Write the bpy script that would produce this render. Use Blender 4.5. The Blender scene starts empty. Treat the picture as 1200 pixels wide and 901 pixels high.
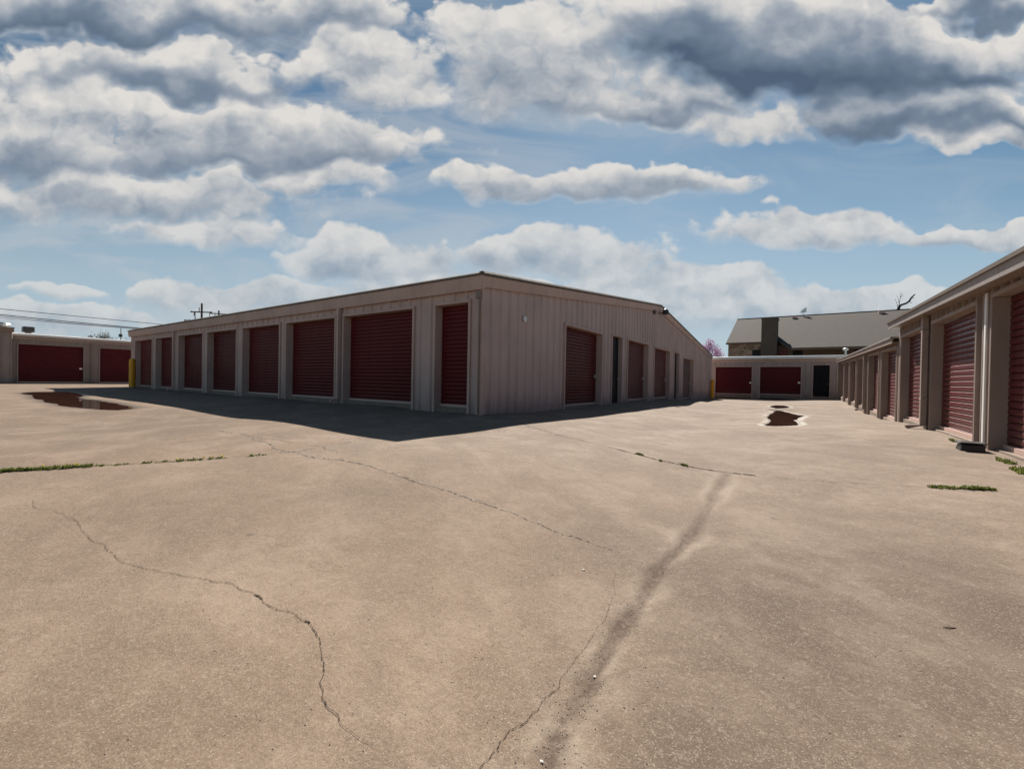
import bpy, math, random
import numpy as np
from mathutils import Vector, Matrix
R_ = math.radians
sc = bpy.context.scene
col = sc.collection

# ------------------------------------------------------------------ camera, world, sun, exposure
CAM_Z = 0.80                                    # height above the building slabs (the yard dips about 0.55 m where one stands)
def _calibrate():
    """camera orientation from the two horizontal vanishing points of the yard's right-angled grid"""
    pp = np.array([600, 450.5]); vl = np.array([-128, 433.0]); vr = np.array([935, 452.0])
    f = math.sqrt(-np.dot(vl - pp, vr - pp))
    d = lambda p: np.array([p[0] - pp[0], pp[1] - p[1], -f]) / np.linalg.norm([p[0] - pp[0], pp[1] - p[1], f])
    Y = d(vr); X = -d(vl); Z = np.cross(X, Y)
    return f, np.array([X, Y, Z])
FPX, CR = _calibrate()
cd = bpy.data.cameras.new('camera'); cam = bpy.data.objects.new('camera', cd); col.objects.link(cam)
cd.sensor_width = 36; cd.lens = FPX / 1200 * 36; cd.clip_end = 4000; cd.clip_start = 0.05
M = Matrix([list(r) for r in CR]).to_4x4(); M.translation = Vector((0, 0, CAM_Z)); cam.matrix_world = M
sc.camera = cam
CAM = np.array([0, 0, CAM_Z])
def ray(px, py):
    v = np.array([px - 600, 450.5 - py, -FPX]); return CR @ (v / np.linalg.norm(v))
def at_z(px, py, z): d = ray(px, py); return CAM + d * ((z - CAM_Z) / d[2])
def at_x(px, py, x): d = ray(px, py); return CAM + d * (x / d[0])
def at_y(px, py, y): d = ray(px, py); return CAM + d * (y / d[1])
FWD = np.array([-CR[0][2], -CR[1][2], 0]); FWD /= np.linalg.norm(FWD)
RGT = np.array([FWD[1], -FWD[0], 0])
def at_d(px, py, dist):
    d = ray(px, py); return CAM + d * (dist / (d @ FWD))

SUN = Vector((-0.38, 1.05, 1.0)).normalized()
EL = math.asin(SUN.z); AZ = math.atan2(SUN.x, SUN.y)
SUN_STRENGTH = 5.0; SKY_STRENGTH = 0.05; EXPOSURE = 0.90
sd = bpy.data.lights.new('sun', 'SUN'); so = bpy.data.objects.new('sun', sd); col.objects.link(so)
sd.energy = SUN_STRENGTH; sd.angle = R_(0.5); sd.color = (1.0, 0.945, 0.87)
so.rotation_euler = SUN.to_track_quat('Z', 'Y').to_euler(); so.location = (0, 0, 60)
vs = sc.view_settings
vs.view_transform = 'Standard'; vs.look = 'None'; vs.gamma = 1; vs.use_curve_mapping = False; vs.exposure = EXPOSURE

class NT:
    """short-hand for writing node trees"""
    def __init__(s, nt): s.nt = nt
    def n(s, typ, ins=None, **props):
        nd = s.nt.nodes.new(typ)
        for k, v in props.items(): setattr(nd, k, v)
        for k, v in (ins or {}).items(): s.put(nd, k, v)
        return nd
    def put(s, nd, k, v):
        sock = nd.inputs[k]
        if isinstance(v, bpy.types.NodeSocket): s.nt.links.new(v, sock)
        elif isinstance(v, bpy.types.Node): s.nt.links.new(v.outputs[0], sock)
        else:
            if sock.type == 'RGBA' and len(v) == 3: v = (*v, 1)
            sock.default_value = v
    def m(s, op, a, b=None, c=None, clamp=False):
        nd = s.nt.nodes.new('ShaderNodeMath'); nd.operation = op; nd.use_clamp = clamp
        for i, v in enumerate((a, b, c)):
            if v is not None: s.put(nd, i, v)
        return nd.outputs[0]
    def v(s, op, a, b=None, c=None):
        nd = s.nt.nodes.new('ShaderNodeVectorMath'); nd.operation = op
        for i, x in enumerate((a, b, c)):
            if x is not None: s.put(nd, i, x)
        return nd.outputs[1] if op in ('DOT_PRODUCT', 'LENGTH', 'DISTANCE') else nd.outputs[0]
    def mix(s, f, a, b, blend='MIX'):
        nd = s.nt.nodes.new('ShaderNodeMix'); nd.data_type = 'RGBA'; nd.blend_type = blend
        s.put(nd, 0, f); s.put(nd, 6, a); s.put(nd, 7, b); return nd.outputs[2]
    def sm(s, x, a, b, o0=0.0, o1=1.0):
        nd = s.nt.nodes.new('ShaderNodeMapRange'); nd.interpolation_type = 'SMOOTHSTEP'
        s.put(nd, 0, x); s.put(nd, 1, a); s.put(nd, 2, b); s.put(nd, 3, o0); s.put(nd, 4, o1); return nd.outputs[0]
    def noise(s, vec, scale, detail=2, rough=0.5, dist=0.0, out=0, dim='3D'):
        nd = s.n('ShaderNodeTexNoise', {'Scale': scale, 'Detail': detail, 'Roughness': rough, 'Distortion': dist}, noise_dimensions=dim)
        s.put(nd, 'Vector', vec); return nd.outputs[out]

# cloud list: centre and size in photo pixels, read as directions of the sky: x, y, half width, height above, height below, darkness
CLOUDS = [
 (120, 26, 270, 64, 34, 1.05), (340, 30, 170, 54, 36, .7), (430, 84, 100, 44, 32, .25), (180, 92, 220, 40, 28, .8), (50, 128, 130, 44, 34, .3),
 (290, 184, 245, 74, 26, .75), (300, 160, 90, 60, 34, .5), (40, 182, 130, 56, 48, .65), (150, 234, 240, 36, 34, .4), (245, 276, 115, 26, 20, .15), (380, 215, 90, 20, 16, .2),
 (640, 75, 135, 84, 74, .45), (580, 35, 70, 40, 40, .2), (900, 58, 240, 100, 66, 1.5), (1010, 88, 210, 80, 50, 1.4), (760, 122, 160, 40, 30, .7), (880, 152, 90, 22, 18, .15),
 (1090, 142, 190, 44, 26, 1.0), (1190, 62, 110, 40, 26, .3), (1180, 10, 120, 30, 20, .9), (990, 16, 50, 28, 14, .1), (1150, 165, 110, 20, 11, .35),
 (705, 218, 196, 28, 16, .5), (560, 218, 60, 24, 16, .2), (955, 270, 140, 27, 17, .3), (1125, 280, 95, 14, 10, .15), (1195, 272, 40, 15, 12, .1),
 (440, 314, 120, 44, 28, .4), (660, 304, 150, 38, 26, .4), (790, 334, 160, 34, 34, .3), (900, 362, 240, 28, 40, .15), (560, 346, 200, 22, 34, .2),
 (300, 352, 170, 24, 24, .2), (75, 342, 60, 9, 8, .05), (60, 374, 150, 20, 22, .15), (1030, 350, 110, 18, 20, .15)]
def make_world():
    w = bpy.data.worlds.new('World'); sc.world = w; w.use_nodes = True
    w.cycles.sampling_method = 'MANUAL'; w.cycles.sample_map_resolution = 256
    nt = w.node_tree; nt.nodes.clear(); t = NT(nt)
    sky = t.n('ShaderNodeTexSky', sky_type='NISHITA'); sky.sun_disc = False
    sky.sun_elevation = EL; sky.sun_rotation = AZ
    sky.altitude = 100; sky.air_density = 1.0; sky.dust_density = 0.2; sky.ozone_density = 1.6
    skyc = t.mix(1.0, sky.outputs[0], (.70, .82, .77), 'MULTIPLY')
    d = t.n('ShaderNodeTexCoord').outputs['Generated']
    f = t.v('DOT_PRODUCT', d, tuple(FWD)); r = t.v('DOT_PRODUCT', d, tuple(RGT))
    z = t.n('ShaderNodeSeparateXYZ', {0: d}).outputs[2]
    fs = t.m('MAXIMUM', f, 0.05)
    u = t.m('DIVIDE', r, fs); v = t.m('DIVIDE', z, fs)          # a far curtain of air across the yard
    def uv(px, py):
        q = ray(px, py); return q @ RGT / (q @ FWD), q[2] / (q @ FWD)
    vc = t.m('MAXIMUM', t.m('ADD', v, 0.25), 0.05)
    nu = t.m('MULTIPLY', u, 1.55); nv = t.m('MULTIPLY', v, 2.0)
    npos = t.n('ShaderNodeCombineXYZ', {0: nu, 1: nv, 2: 3.7}).outputs[0]
    w1 = t.v('SUBTRACT', t.noise(npos, 3.2, 3, 0.5, out=1, dim='2D'), (.5, .5, .5))
    base = t.n('ShaderNodeCombineXYZ', {0: u, 1: v, 2: 0.0}).outputs[0]
    wsc = t.n('ShaderNodeVectorMath', {0: t.v('MULTIPLY', w1, (.26, .20, 0.0)), 3: vc}, operation='SCALE')
    p = t.v('ADD', base, wsc.outputs[0])
    w2 = t.v('SUBTRACT', t.noise(npos, 11, 3, 0.55, out=1, dim='2D'), (.5, .5, .5))
    npw = t.v('ADD', npos, t.v('MULTIPLY', w2, (.085, .085, 0)))
    def billow(pos):
        a = t.n('ShaderNodeTexVoronoi', {'Scale': 5.0, 'Detail': 2.0, 'Roughness': 0.55, 'Lacunarity': 2.3}, feature='F1', normalize=True, voronoi_dimensions='2D')
        t.put(a, 'Vector', pos)
        b = t.noise(pos, 4.2, 6, 0.56, dim='2D')
        return t.m('ADD', t.m('MULTIPLY', t.m('SUBTRACT', 0.40, a.outputs[0]), 1.15), t.m('MULTIPLY', t.m('SUBTRACT', b, 0.5), 1.5))
    bil = billow(npw)
    bil_up = billow(t.v('ADD', npw, (0.02, 0.10, 0.0)))
    F = None; WS = None; TS = None; HS = None
    for (cx, cy, hw, ht, hb, dk) in CLOUDS:
        u0, v0 = uv(cx, cy); u1, _ = uv(cx + hw, cy); _, vt = uv(cx, cy - ht); _, vb = uv(cx, cy + hb)
        q = t.n('ShaderNodeSeparateXYZ', {0: t.v('MULTIPLY_ADD', p, (1 / (u1 - u0), 1 / (vt - v0), 0), (-u0 / (u1 - u0), -v0 / (vt - v0), 0))})
        qx, qy = q.outputs[0], q.outputs[1]
        k = -(vt - v0) / (v0 - vb)
        qb = t.m('MAXIMUM', qy, t.m('MULTIPLY', qy, k))
        s = t.m('SUBTRACT', t.m('SUBTRACT', 1.0, t.m('MULTIPLY', qx, qx)), t.m('MULTIPLY', qb, qb))
        w_ = t.m('POWER', t.m('MAXIMUM', t.m('ADD', s, 0.35), 0.0), 2.0)
        tone = t.m('MULTIPLY', t.sm(qy, 0.85, -0.30), dk)
        tone = t.m('MULTIPLY', tone, t.sm(s, -0.1, 0.75))
        low = t.sm(qy, 0.35, -0.75)
        HS = t.m('MULTIPLY', w_, low) if HS is None else t.m('MULTIPLY_ADD', w_, low, HS)
        F = s if F is None else t.m('SMOOTH_MAX', F, s, 0.2)
        WS = t.m('ADD', w_, 0.0001) if WS is None else t.m('ADD', WS, w_)
        TS = t.m('MULTIPLY', w_, tone) if TS is None else t.m('MULTIPLY_ADD', w_, tone, TS)
    tone = t.m('DIVIDE', TS, WS); low = t.m('DIVIDE', HS, WS)
    dens = t.m('ADD', F, t.m('MULTIPLY', bil, 0.88))
    alpha = t.sm(dens, t.m('MULTIPLY', low, -.25), t.m('ADD', 0.36, t.m('MULTIPLY', low, .95)))
    alpha = t.m('MULTIPLY', alpha, t.sm(v, .05, .6, .55, 1.0))
    alpha = t.m('MULTIPLY', alpha, t.sm(f, 0.12, 0.30))           # the sky behind is clear
    alpha = t.m('MULTIPLY', alpha, t.sm(v, -0.01, 0.10))
    relief = t.m('SUBTRACT', bil, bil_up)                          # tops of billows catch light, undersides do not
    light = t.m('SUBTRACT', 0.93, t.m('ADD', t.m('MULTIPLY', tone, 0.68), t.m('MULTIPLY', low, 0.13)))
    light = t.m('ADD', light, t.m('MULTIPLY', relief, t.sm(tone, .1, .9, .42, .13)))
    light = t.m('ADD', light, t.sm(dens, 0.60, 0.1, 0.0, 0.06), clamp=True)
    ramp = t.n('ShaderNodeValToRGB', {0: light})
    cr = ramp.color_ramp; cr.elements[0].position = 0.0; cr.elements[0].color = (.070, .105, .160, 1)
    cr.elements[1].position = 1.0; cr.elements[1].color = (.62, .60, .575, 1)
    e = cr.elements.new(.35); e.color = (.160, .205, .270, 1)
    e = cr.elements.new(.62); e.color = (.33, .36, .40, 1)
    e = cr.elements.new(.82); e.color = (.50, .50, .50, 1)
    # thin layer cloud, mostly on the left and low down
    tn = t.noise(t.v('MULTIPLY', npos, (.9, 2.6, 1)), 1.7, 6, .58, .6, dim='2D')
    thin = t.m('MULTIPLY', t.sm(tn, .40, .72), t.sm(u, .75, -.55, .30, .85)); thin = t.m('MULTIPLY', thin, t.sm(f, .1, .3)); thin = t.m('MULTIPLY', thin, .62)
    b4 = t.n('ShaderNodeBackground', {'Color': (.44, .47, .50, 1), 'Strength': .62})
    # thin veil near the horizon
    veil = t.m('MULTIPLY', t.sm(v, 0.62, 0.05), t.sm(f, 0.0, 0.3)); veil = t.m('MULTIPLY', veil, 0.84)
    b1 = t.n('ShaderNodeBackground', {'Color': skyc, 'Strength': SKY_STRENGTH})
    b2 = t.n('ShaderNodeBackground', {'Color': (.37, .455, .53, 1), 'Strength': .64})
    b3 = t.n('ShaderNodeBackground', {'Color': ramp.outputs[0], 'Strength': .64})
    m1 = t.n('ShaderNodeMixShader', {0: veil, 1: b1.outputs[0], 2: b2.outputs[0]})
    m3 = t.n('ShaderNodeMixShader', {0: thin, 1: m1.outputs[0], 2: b4.outputs[0]})
    m2 = t.n('ShaderNodeMixShader', {0: alpha, 1: m3.outputs[0], 2: b3.outputs[0]})
    out = t.n('ShaderNodeOutputWorld', {0: m2.outputs[0]})
make_world()
sc.cycles.max_bounces = 6; sc.cycles.diffuse_bounces = 3; sc.cycles.glossy_bounces = 3; sc.cycles.transmission_bounces = 2

# ------------------------------------------------------------------ helpers
class MB:
    """collects faces, then links them as ONE mesh object"""
    def __init__(s): s.v = []; s.f = []; s.sm = False
    def add(s, vs, fs):
        b = len(s.v); s.v += [tuple(map(float, p)) for p in vs]; s.f += [tuple(b + i for i in f) for f in fs]
    def quad(s, *p): s.add(p, [tuple(range(len(p)))])
    def box(s, a, b):
        (x0, y0, z0), (x1, y1, z1) = a, b
        s.add([(x0, y0, z0), (x1, y0, z0), (x1, y1, z0), (x0, y1, z0), (x0, y0, z1), (x1, y0, z1), (x1, y1, z1), (x0, y1, z1)],
              [(0, 3, 2, 1), (4, 5, 6, 7), (0, 1, 5, 4), (1, 2, 6, 5), (2, 3, 7, 6), (3, 0, 4, 7)])
    def fbox(s, F, s0, s1, d0, d1, z0, z1, zs=None):
        """box in a wall's own frame: along, out of the wall, up"""
        P = [F(s0, d0, z0), F(s1, d0, z0), F(s1, d1, z0), F(s0, d1, z0), F(s0, d0, z1), F(s1, d0, z1), F(s1, d1, z1), F(s0, d1, z1)]
        s.add(P, [(0, 3, 2, 1), (4, 5, 6, 7), (0, 1, 5, 4), (1, 2, 6, 5), (2, 3, 7, 6), (3, 0, 4, 7)])
    def tube(s, pts, rad, n=8, caps=True):
        pts = [Vector(p) for p in pts]
        rad = rad if isinstance(rad, (list, tuple)) else [rad] * len(pts)
        rings = []; up = Vector((0.13, 0.31, 0.94)); X = None
        for i, p in enumerate(pts):
            t = (pts[min(i + 1, len(pts) - 1)] - pts[max(i - 1, 0)]).normalized()
            if X is None:
                X = t.cross(up)
                if X.length < 0.1: X = t.cross(Vector((1, 0, 0)))
            X = (X - t * X.dot(t)).normalized(); Yv = t.cross(X)
            rings.append([p + (X * math.cos(a) + Yv * math.sin(a)) * rad[i] for a in [2 * math.pi * k / n for k in range(n)]])
        vs = [q for r in rings for q in r]; fs = []
        for i in range(len(pts) - 1):
            for k in range(n):
                fs.append((i * n + k, i * n + (k + 1) % n, (i + 1) * n + (k + 1) % n, (i + 1) * n + k))
        if caps: fs += [tuple(range(n))[::-1], tuple((len(pts) - 1) * n + k for k in range(n))]
        s.add(vs, fs)
    def lathe(s, c, prof, n=20):
        vs = []; fs = []
        for (r, z) in prof:
            for k in range(n):
                a = 2 * math.pi * k / n; vs.append((c[0] + r * math.cos(a), c[1] + r * math.sin(a), c[2] + z))
        for i in range(len(prof) - 1):
            for k in range(n): fs.append((i * n + k, i * n + (k + 1) % n, (i + 1) * n + (k + 1) % n, (i + 1) * n + k))
        fs += [tuple(range(n))[::-1], tuple((len(prof) - 1) * n + k for k in range(n))]
        s.add(vs, fs)
    def build(s, name, mat, parent=None, bevel=0.0, smooth=False, recalc=True):
        me = bpy.data.meshes.new(name)
        off = Vector((0, 0, 0)); p = parent
        while p is not None: off += p.location; p = p.parent
        me.from_pydata([(v[0] - off.x, v[1] - off.y, v[2] - off.z) for v in s.v], [], s.f); me.update()
        if recalc:
            import bmesh
            b = bmesh.new(); b.from_mesh(me); bmesh.ops.recalc_face_normals(b, faces=b.faces); b.to_mesh(me); b.free()
        me.materials.append(mat)
        if smooth: me.polygons.foreach_set('use_smooth', [True] * len(me.polygons))
        o = bpy.data.objects.new(name, me); col.objects.link(o)
        if parent is not None: o.parent = parent
        if bevel:
            md = o.modifiers.new('bevel', 'BEVEL'); md.width = bevel; md.segments = 2; md.limit_method = 'ANGLE'
        return o
def tag(o, label=None, cat=None, group=None, kind=None):
    if label: o['label'] = label
    if cat: o['category'] = cat
    if group: o['group'] = group
    if kind: o['kind'] = kind
    return o
def empty(name, loc):
    o = bpy.data.objects.new(name, None); col.objects.link(o); o.location = loc; o.empty_display_size = 0.3; return o

# ------------------------------------------------------------------ materials
def mat(name):
    m = bpy.data.materials.new(name); m.use_nodes = True; nt = m.node_tree; nt.nodes.clear(); t = NT(nt)
    b = t.n('ShaderNodeBsdfPrincipled'); o = t.n('ShaderNodeOutputMaterial', {0: b.outputs[0]})
    return m, t, b
def painted(name, c, rough=0.45, dirt=0.18, dirtc=(.16, .12, .09), scale=2.0, metal=0.0, streak=True, spec=0.5, grime=0.0, bump=.10):
    m, t, b = mat(name)
    pos = t.n('ShaderNodeNewGeometry').outputs['Position']
    if streak: sp = t.v('MULTIPLY', pos, (1, 1, .12))
    else: sp = pos
    n1 = t.noise(sp, scale * 3, 6, .62); n2 = t.noise(pos, scale * .45, 4, .55); n3 = t.noise(pos, scale * 22, 3, .6)
    f = t.m('MULTIPLY', t.sm(n1, .45, .78), dirt * 2.2); f = t.m('ADD', f, t.m('MULTIPLY', t.sm(n2, .42, .75), dirt * .9))
    tint = t.mix(t.sm(n2, .3, .7), tuple(x * .90 for x in c), tuple(min(1, x * 1.09) for x in c))
    cc = t.mix(f, tint, dirtc)
    if grime:                                   # splash-back dirt along the foot of the metal
        h = t.n('ShaderNodeSeparateXYZ', {0: pos}).outputs[2]
        g = t.m('MULTIPLY', t.sm(t.m('ADD', h, t.m('MULTIPLY', n1, -.9)), .05, -.55), grime)
        cc = t.mix(g, cc, (.13, .10, .08))
    t.put(b, 'Base Color', cc); t.put(b, 'Metallic', metal); t.put(b, 'Specular IOR Level', spec)
    t.put(b, 'Roughness', t.m('ADD', rough, t.m('MULTIPLY', t.m('SUBTRACT', n1, .5), .35), clamp=True))
    bp = t.n('ShaderNodeBump', {'Strength': bump, 'Distance': .01, 'Height': t.m('ADD', n2, t.m('MULTIPLY', n3, .15))})
    t.put(b, 'Normal', bp.outputs[0])
    return m
MT = {}
MT['wall'] = painted('tan_metal_wall', (.55, .405, .368), .57, .07, (.21, .155, .125), grime=.35, spec=.22)
MT['wall_grey'] = painted('grey_tan_metal_wall', (.42, .335, .300), .52, .12, (.20, .16, .13), grime=.35, spec=.22)
MT['wall_shaded'] = painted('shaded_tan_metal_wall', (.32, .252, .222), .55, .14, (.17, .125, .10), grime=.35, spec=.2)  # copy of the tan wall paint with shade put into its colour
MT['trim_shaded'] = painted('shaded_tan_metal_trim', (.33, .258, .226), .52, .14, (.17, .125, .10), spec=.2)  # tan trim to match, its colour darkened for shade too
MT['trim'] = painted('tan_metal_trim', (.55, .388, .335), .54, .09, (.20, .14, .11), spec=.16)
MT['trim_brown'] = painted('brown_metal_trim', (.24, .175, .14), .45, .14, (.10, .07, .06))
MT['trim_pale'] = painted('pale_metal_trim', (.33, .29, .275), .6, .14, (.17, .14, .12), spec=.2)
MT['white'] = painted('white_metal_gutter', (.78, .76, .73), .40, .10, (.35, .30, .26))
MT['roof'] = painted('pale_metal_roof', (.36, .33, .30), .5, .12, (.2, .17, .15), streak=False)
MT['roof_edge'] = painted('weathered_roof_edge', (.17, .14, .12), .8, .2, (.09, .08, .07), spec=.1)
MT['door'] = painted('red_roll_up_door', (.116, .0125, .0155), .42, .06, (.085, .032, .030), scale=1.6, grime=.2, spec=.17)
MT['door_sun'] = painted('red_roll_up_door_glossy', (.100, .0105, .0135), .35, .08, (.085, .032, .030), scale=1.6, grime=.25, spec=.34, bump=.02)
MT['door_b'] = painted('red_roll_up_door_dusty', (.126, .0175, .0195), .46, .11, (.10, .045, .04), scale=1.1, grime=.3, spec=.17)
MT['door_c'] = painted('red_roll_up_door_deep', (.098, .0095, .0120), .38, .08, (.07, .03, .026), scale=2.2, grime=.25, spec=.18)
MT['door_old'] = painted('faded_red_roll_up_door', (.120, .024, .027), .44, .2, (.13, .08, .075), scale=1.6, grime=.3, spec=.22)
MT['door_grey'] = painted('grey_brown_roll_up_door', (.15, .09, .085), .48, .2, (.14, .09, .08), scale=1.6, spec=.25)
MT['door_dark'] = painted('dark_walk_door', (.010, .010, .014), .5, .08, (.025, .022, .02), spec=.12)
MT['steel'] = painted('galvanised_steel', (.62, .62, .60), .32, .15, (.3, .28, .26), metal=.75)
MT['sill'] = painted('concrete_sill', (.26, .20, .16), .9, .3, (.13, .095, .07), streak=False, spec=.2)
MT['yellow'] = painted('yellow_plastic', (.78, .35, .008), .45, .14, (.30, .15, .03))
MT['black'] = painted('black_plastic', (.018, .018, .020), .42, .2, (.06, .05, .045))
MT['dark_metal'] = painted('dark_metal', (.05, .048, .045), .5, .2, (.1, .09, .08))
MT['wood'] = painted('weathered_pole_wood', (.075, .06, .05), .85, .2, (.04, .03, .03), spec=.2)
MT['ceramic'] = painted('brown_insulator', (.07, .05, .04), .25, .05)
MT['shingle'] = painted('grey_shingles', (.080, .068, .058), .95, .3, (.055, .046, .040), scale=3, streak=False, spec=.2)
MT['siding'] = painted('dark_green_siding', (.088, .078, .066), .8, .2, (.05, .045, .04), spec=.2)
MT['siding_brown'] = painted('brown_siding', (.135, .105, .082), .8, .2, (.08, .06, .05), spec=.2)
MT['bark'] = painted('tree_bark', (.055, .042, .036), .9, .3, (.03, .025, .02), spec=.1)
MT['paper'] = painted('white_paper', (.60, .57, .52), .85, .1, (.36, .32, .26), streak=False, spec=.1)
MT['twig'] = painted('dry_twig', (.16, .11, .07), .9, .2, spec=.1)
def glassy():
    m, t, b = mat('dark_window_glass'); t.put(b, 'Base Color', (.010, .010, .012)); t.put(b, 'Roughness', .22); t.put(b, 'Specular IOR Level', .12); return m
MT['glass'] = glassy()
def stone():
    m, t, b = mat('rubble_stone')
    pos = t.n('ShaderNodeNewGeometry').outputs['Position']
    v = t.n('ShaderNodeTexVoronoi', {'Scale': 1.7, 'Randomness': .95}); t.put(v, 'Vector', t.v('MULTIPLY', pos, (1, 1, 1.25)))
    e = t.n('ShaderNodeTexVoronoi', {'Scale': 1.7, 'Randomness': .95}, feature='DISTANCE_TO_EDGE'); t.put(e, 'Vector', t.v('MULTIPLY', pos, (1, 1, 1.25)))
    r = t.n('ShaderNodeValToRGB', {0: v.outputs['Color']})
    el = r.color_ramp.elements; el[0].color = (.11, .080, .058, 1); el[1].color = (.36, .29, .23, 1); q = el.new(.5); q.color = (.22, .165, .120, 1)
    cc = t.mix(t.sm(e.outputs[0], .0, .06), (.16, .13, .10), r.outputs[0])
    t.put(b, 'Base Color', t.mix(.5, cc, t.noise(pos, 9, 5, .6, out=1), 'OVERLAY')); t.put(b, 'Roughness', .9)
    return m
MT['stone'] = stone()
def foliage(name, c1, c2, trans=0.3):
    m, t, b = mat(name)
    rnd = t.n('ShaderNodeNewGeometry').outputs['Random Per Island']
    t.put(b, 'Base Color', t.mix(rnd, c1, c2)); t.put(b, 'Roughness', .7); t.put(b, 'Specular IOR Level', .25)
    tr = t.n('ShaderNodeBsdfTranslucent', {0: t.mix(rnd, c1, c2)})
    mx = t.n('ShaderNodeMixShader', {0: trans, 1: b.outputs[0], 2: tr.outputs[0]})
    o = [n for n in t.nt.nodes if n.type == 'OUTPUT_MATERIAL'][0]; t.nt.links.new(mx.outputs[0], o.inputs[0]); return m
MT['weed'] = foliage('green_weed', (.085, .115, .025), (.19, .20, .045), .35)
MT['flower'] = foliage('yellow_flower', (.60, .44, .02), (.72, .55, .05), .2)
MT['blossom'] = foliage('pink_blossom', (.26, .11, .24), (.48, .27, .42), .4)
MT['dry_leaf'] = foliage('dull_twig_mass', (.06, .05, .045), (.10, .08, .07), .2)
MT['grit'] = foliage('loose_grit', (.16, .12, .09), (.40, .34, .28), 0.0)
def crackmat():
    m, t, b = mat('crack_dirt')
    pos = t.n('ShaderNodeNewGeometry').outputs['Position']
    t.put(b, 'Base Color', t.mix(t.sm(t.noise(pos, 14, 4, .6), .35, .7), (.022, .017, .013), (.085, .06, .042))); t.put(b, 'Roughness', .95); t.put(b, 'Specular IOR Level', .1); return m
MT['crack'] = crackmat()
def spallmat():
    m, t, b = mat('worn_crack_edge')
    pos = t.n('ShaderNodeNewGeometry').outputs['Position']
    t.put(b, 'Base Color', t.mix(t.sm(t.noise(pos, 20, 4, .6), .4, .6), (.15, .11, .085), (.35, .29, .235))); t.put(b, 'Roughness', .95); return m
MT['spall'] = spallmat()
def watermat():
    m, t, b = mat('puddle_water')
    pos = t.n('ShaderNodeNewGeometry').outputs['Position']
    t.put(b, 'Base Color', t.mix(t.sm(t.noise(pos, 2.5, 4, .6), .35, .7), (.030, .018, .012), (.055, .034, .022)))
    t.put(b, 'Roughness', .03); t.put(b, 'IOR', 1.33); t.put(b, 'Specular IOR Level', .5)
    bp = t.n('ShaderNodeBump', {'Strength': .02, 'Distance': .01, 'Height': t.noise(pos, 6, 2, .5)}); t.put(b, 'Normal', bp.outputs[0])
    return m
MT['water'] = watermat()
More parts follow.
